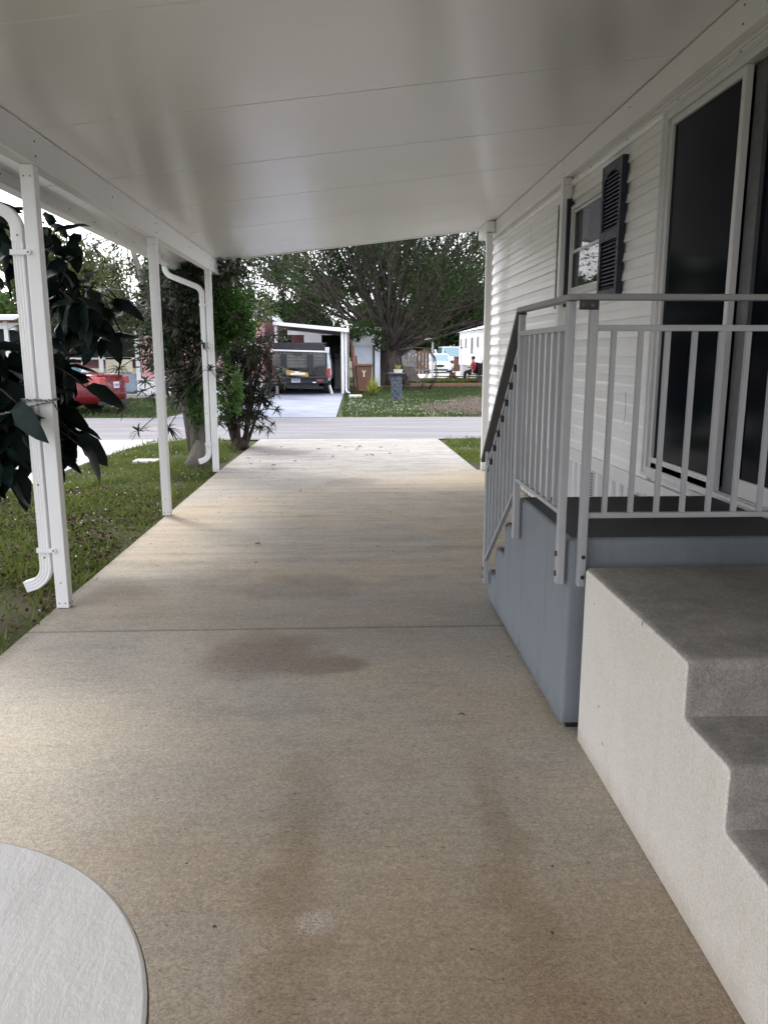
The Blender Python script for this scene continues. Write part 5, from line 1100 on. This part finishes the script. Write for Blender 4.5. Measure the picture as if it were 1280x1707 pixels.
# seated person in red
pr = thing('person', (6.45, 42, 0), 'person in a red top seated in a dark chair by the far white home', 'person')
def skin(name, pts, edges, rad, mat, sub=1):
    me = bpy.data.meshes.new(name); me.from_pydata([tuple(Vector(p) - Vector((6.45, 42, 0))) for p in pts], edges, []); me.materials.append(mat)
    o = bpy.data.objects.new(name, me); COL.objects.link(o); o.parent = pr; sk = o.modifiers.new('skin', 'SKIN')
    for v, r_ in zip(me.skin_vertices[0].data, rad): v.radius = (r_, r_) if not isinstance(r_, tuple) else r_
    me.skin_vertices[0].data[0].use_root = True
    sb = o.modifiers.new('sub', 'SUBSURF'); sb.levels = sub; sb.render_levels = sub; return o
x0, y0 = 6.50, 42.0   # facing -X
skin('body', [(x0, y0, .52), (x0 + .02, y0, .80), (x0, y0, 1.02), (x0 - .02, y0, 1.10), (x0 - .04, y0, 1.22), (x0, y0 - .19, 1.0), (x0 - .08, y0 - .24, .78), (x0 - .30, y0 - .2, .74), (x0, y0 + .19, 1.0), (x0 - .08, y0 + .24, .78), (x0 - .30, y0 + .2, .74),
              (x0 - .42, y0 - .1, .52), (x0 - .46, y0 - .1, .10), (x0 - .60, y0 - .1, .05), (x0 - .42, y0 + .1, .52), (x0 - .46, y0 + .1, .10), (x0 - .60, y0 + .1, .05)],
     [(0, 1), (1, 2), (2, 3), (3, 4), (2, 5), (5, 6), (6, 7), (2, 8), (8, 9), (9, 10), (0, 11), (11, 12), (12, 13), (0, 14), (14, 15), (15, 16)], [.13, .13, .12, .05, .10, .05, .04, .03, .05, .04, .03, .07, .05, .035, .07, .05, .035], M['skin'], 2)
skin('shirt', [(x0, y0, .56), (x0 + .02, y0, .80), (x0, y0, 1.02), (x0, y0 - .20, 1.0), (x0 - .08, y0 - .25, .80), (x0, y0 + .20, 1.0), (x0 - .08, y0 + .25, .80)], [(0, 1), (1, 2), (2, 3), (3, 4), (2, 5), (5, 6)], [.155, .155, .145, .075, .065, .075, .065], M['redshirt'], 2)
skin('trousers', [(x0, y0, .52), (x0 - .42, y0 - .1, .53), (x0 - .46, y0 - .1, .14), (x0 - .42, y0 + .1, .53), (x0 - .46, y0 + .1, .14)], [(0, 1), (1, 2), (0, 3), (3, 4)], [.16, .095, .07, .095, .07], M['pants'], 2)
b = MB(); b.lathe((x0 - .01, y0, 1.21), [(.04, -.06), (.10, -.01), (.105, .06), (.07, .115), (.01, .13)], 12); b.build('hair', M['hair'], pr, 0, True)
ch = thing('garden_chair', (6.6, 42, 0), 'dark garden chair under the person in red', 'chair', None)
b = MB(); b.box(x0 - .25, x0 + .25, 41.74, 42.26, .36, .40); b.build('seat', M['iron'], ch)
b = MB(); b.bar((x0 + .22, 42, .40), (x0 + .34, 42, .98), .50, .03, (0, 1, 0)); b.v = [(x, y, z) for x, y, z in b.v]; b.box(x0 + .2, x0 + .24, 41.76, 42.24, .40, .85); b.build('backrest', M['pants'], ch)
for sx_ in (-.22, .22):
    for sy_ in (-.23, .23): b = MB(); b.box(x0 + sx_ - .02, x0 + sx_ + .02, 42 + sy_ - .02, 42 + sy_ + .02, 0, .36); b.build('leg', M['iron'], ch)
c2 = thing('garden_chair', (7.05, 42.2, 0), 'empty reddish brown garden chair behind the person', 'chair')
b = MB(); b.box(6.85, 7.25, 42.0, 42.4, .36, .40); b.build('seat', M['redwood'], c2); b = MB(); b.bar((6.95, 42.2, .40), (7.2, 42.2, 1.05), .05, .38, (0, 0, 1)); b.build('backrest', M['iron'], c2)
for sx_ in (6.88, 7.2):
    for sy_ in (42.03, 42.37): b = MB(); b.box(sx_ - .02, sx_ + .02, sy_ - .02, sy_ + .02, 0, .36); b.build('leg', M['redwood'], c2)
# low rail, heap, dry brush
b = MB(); b.tube([(4.3, 41.3, .32), (6.9, 40.9, .30)], .03, 6); b.box(6.55, 6.95, 40.7, 41.0, 0, .35); tag(b.build('low_rail', M['iron']), 'low dark rail between lawn and far lane', 'rail')
b = MB()
for k in range(70): a = rnd.uniform(0, 6.283); q = rnd.uniform(0, .5); p = Vector((5.45 + q * math.cos(a), 42.3 + q * math.sin(a), .02)); b.tube([p, p.lerp(Vector((5.45, 42.3, .5)), .7), (5.45 + rnd.uniform(-.2, .2), 42.3, rnd.uniform(.3, .55))], [.03, .02, .01], 4)
tag(b.build('brush_heap', M['bin']), 'small reddish brown heap of cuttings in front of the white sedan', 'brush heap', None, 'stuff')
b = MB()
for k in range(1500):
    x = rnd.uniform(1.8, 5.2); y = rnd.uniform(19.3, 24.0); 
    if (x - 3.7) ** 2 / 4.5 + (y - 21.6) ** 2 / 7 > rnd.uniform(.4, 1): continue
    a = rnd.uniform(0, 6.283); l = rnd.uniform(.1, .45); hgt = rnd.uniform(.01, .28 if x > 3 else .1); b.tube([(x, y, -.03), (x + l * .5 * math.cos(a), y + l * .5 * math.sin(a), hgt), (x + l * math.cos(a), y + l * math.sin(a), hgt * .7)], [.006, .005, .003], 3, False)
tag(b.build('dry_brush', M['brush']), 'patch of dry leafless brush on the grass by the road at right', 'brush', None, 'stuff')
# flat stepping stone on near lawn
b = MB(); b.box(-3.05, -2.72, 11.15, 11.4, -.03, .015); tag(b.build('flat_stone', M['stone'], None, .01), 'flat pale stone in the lawn between the left posts', 'stone')
# mound of yellow-green ground cover behind mulch
g = grass('verge_grass', 26000, (1.5, 9), (41, 43.5), lambda X, Y: X > 1.5, .20, .06, M['grass'], rng); tag(g, 'yellow green strip of ground cover beyond the mulch', None, None, 'stuff')
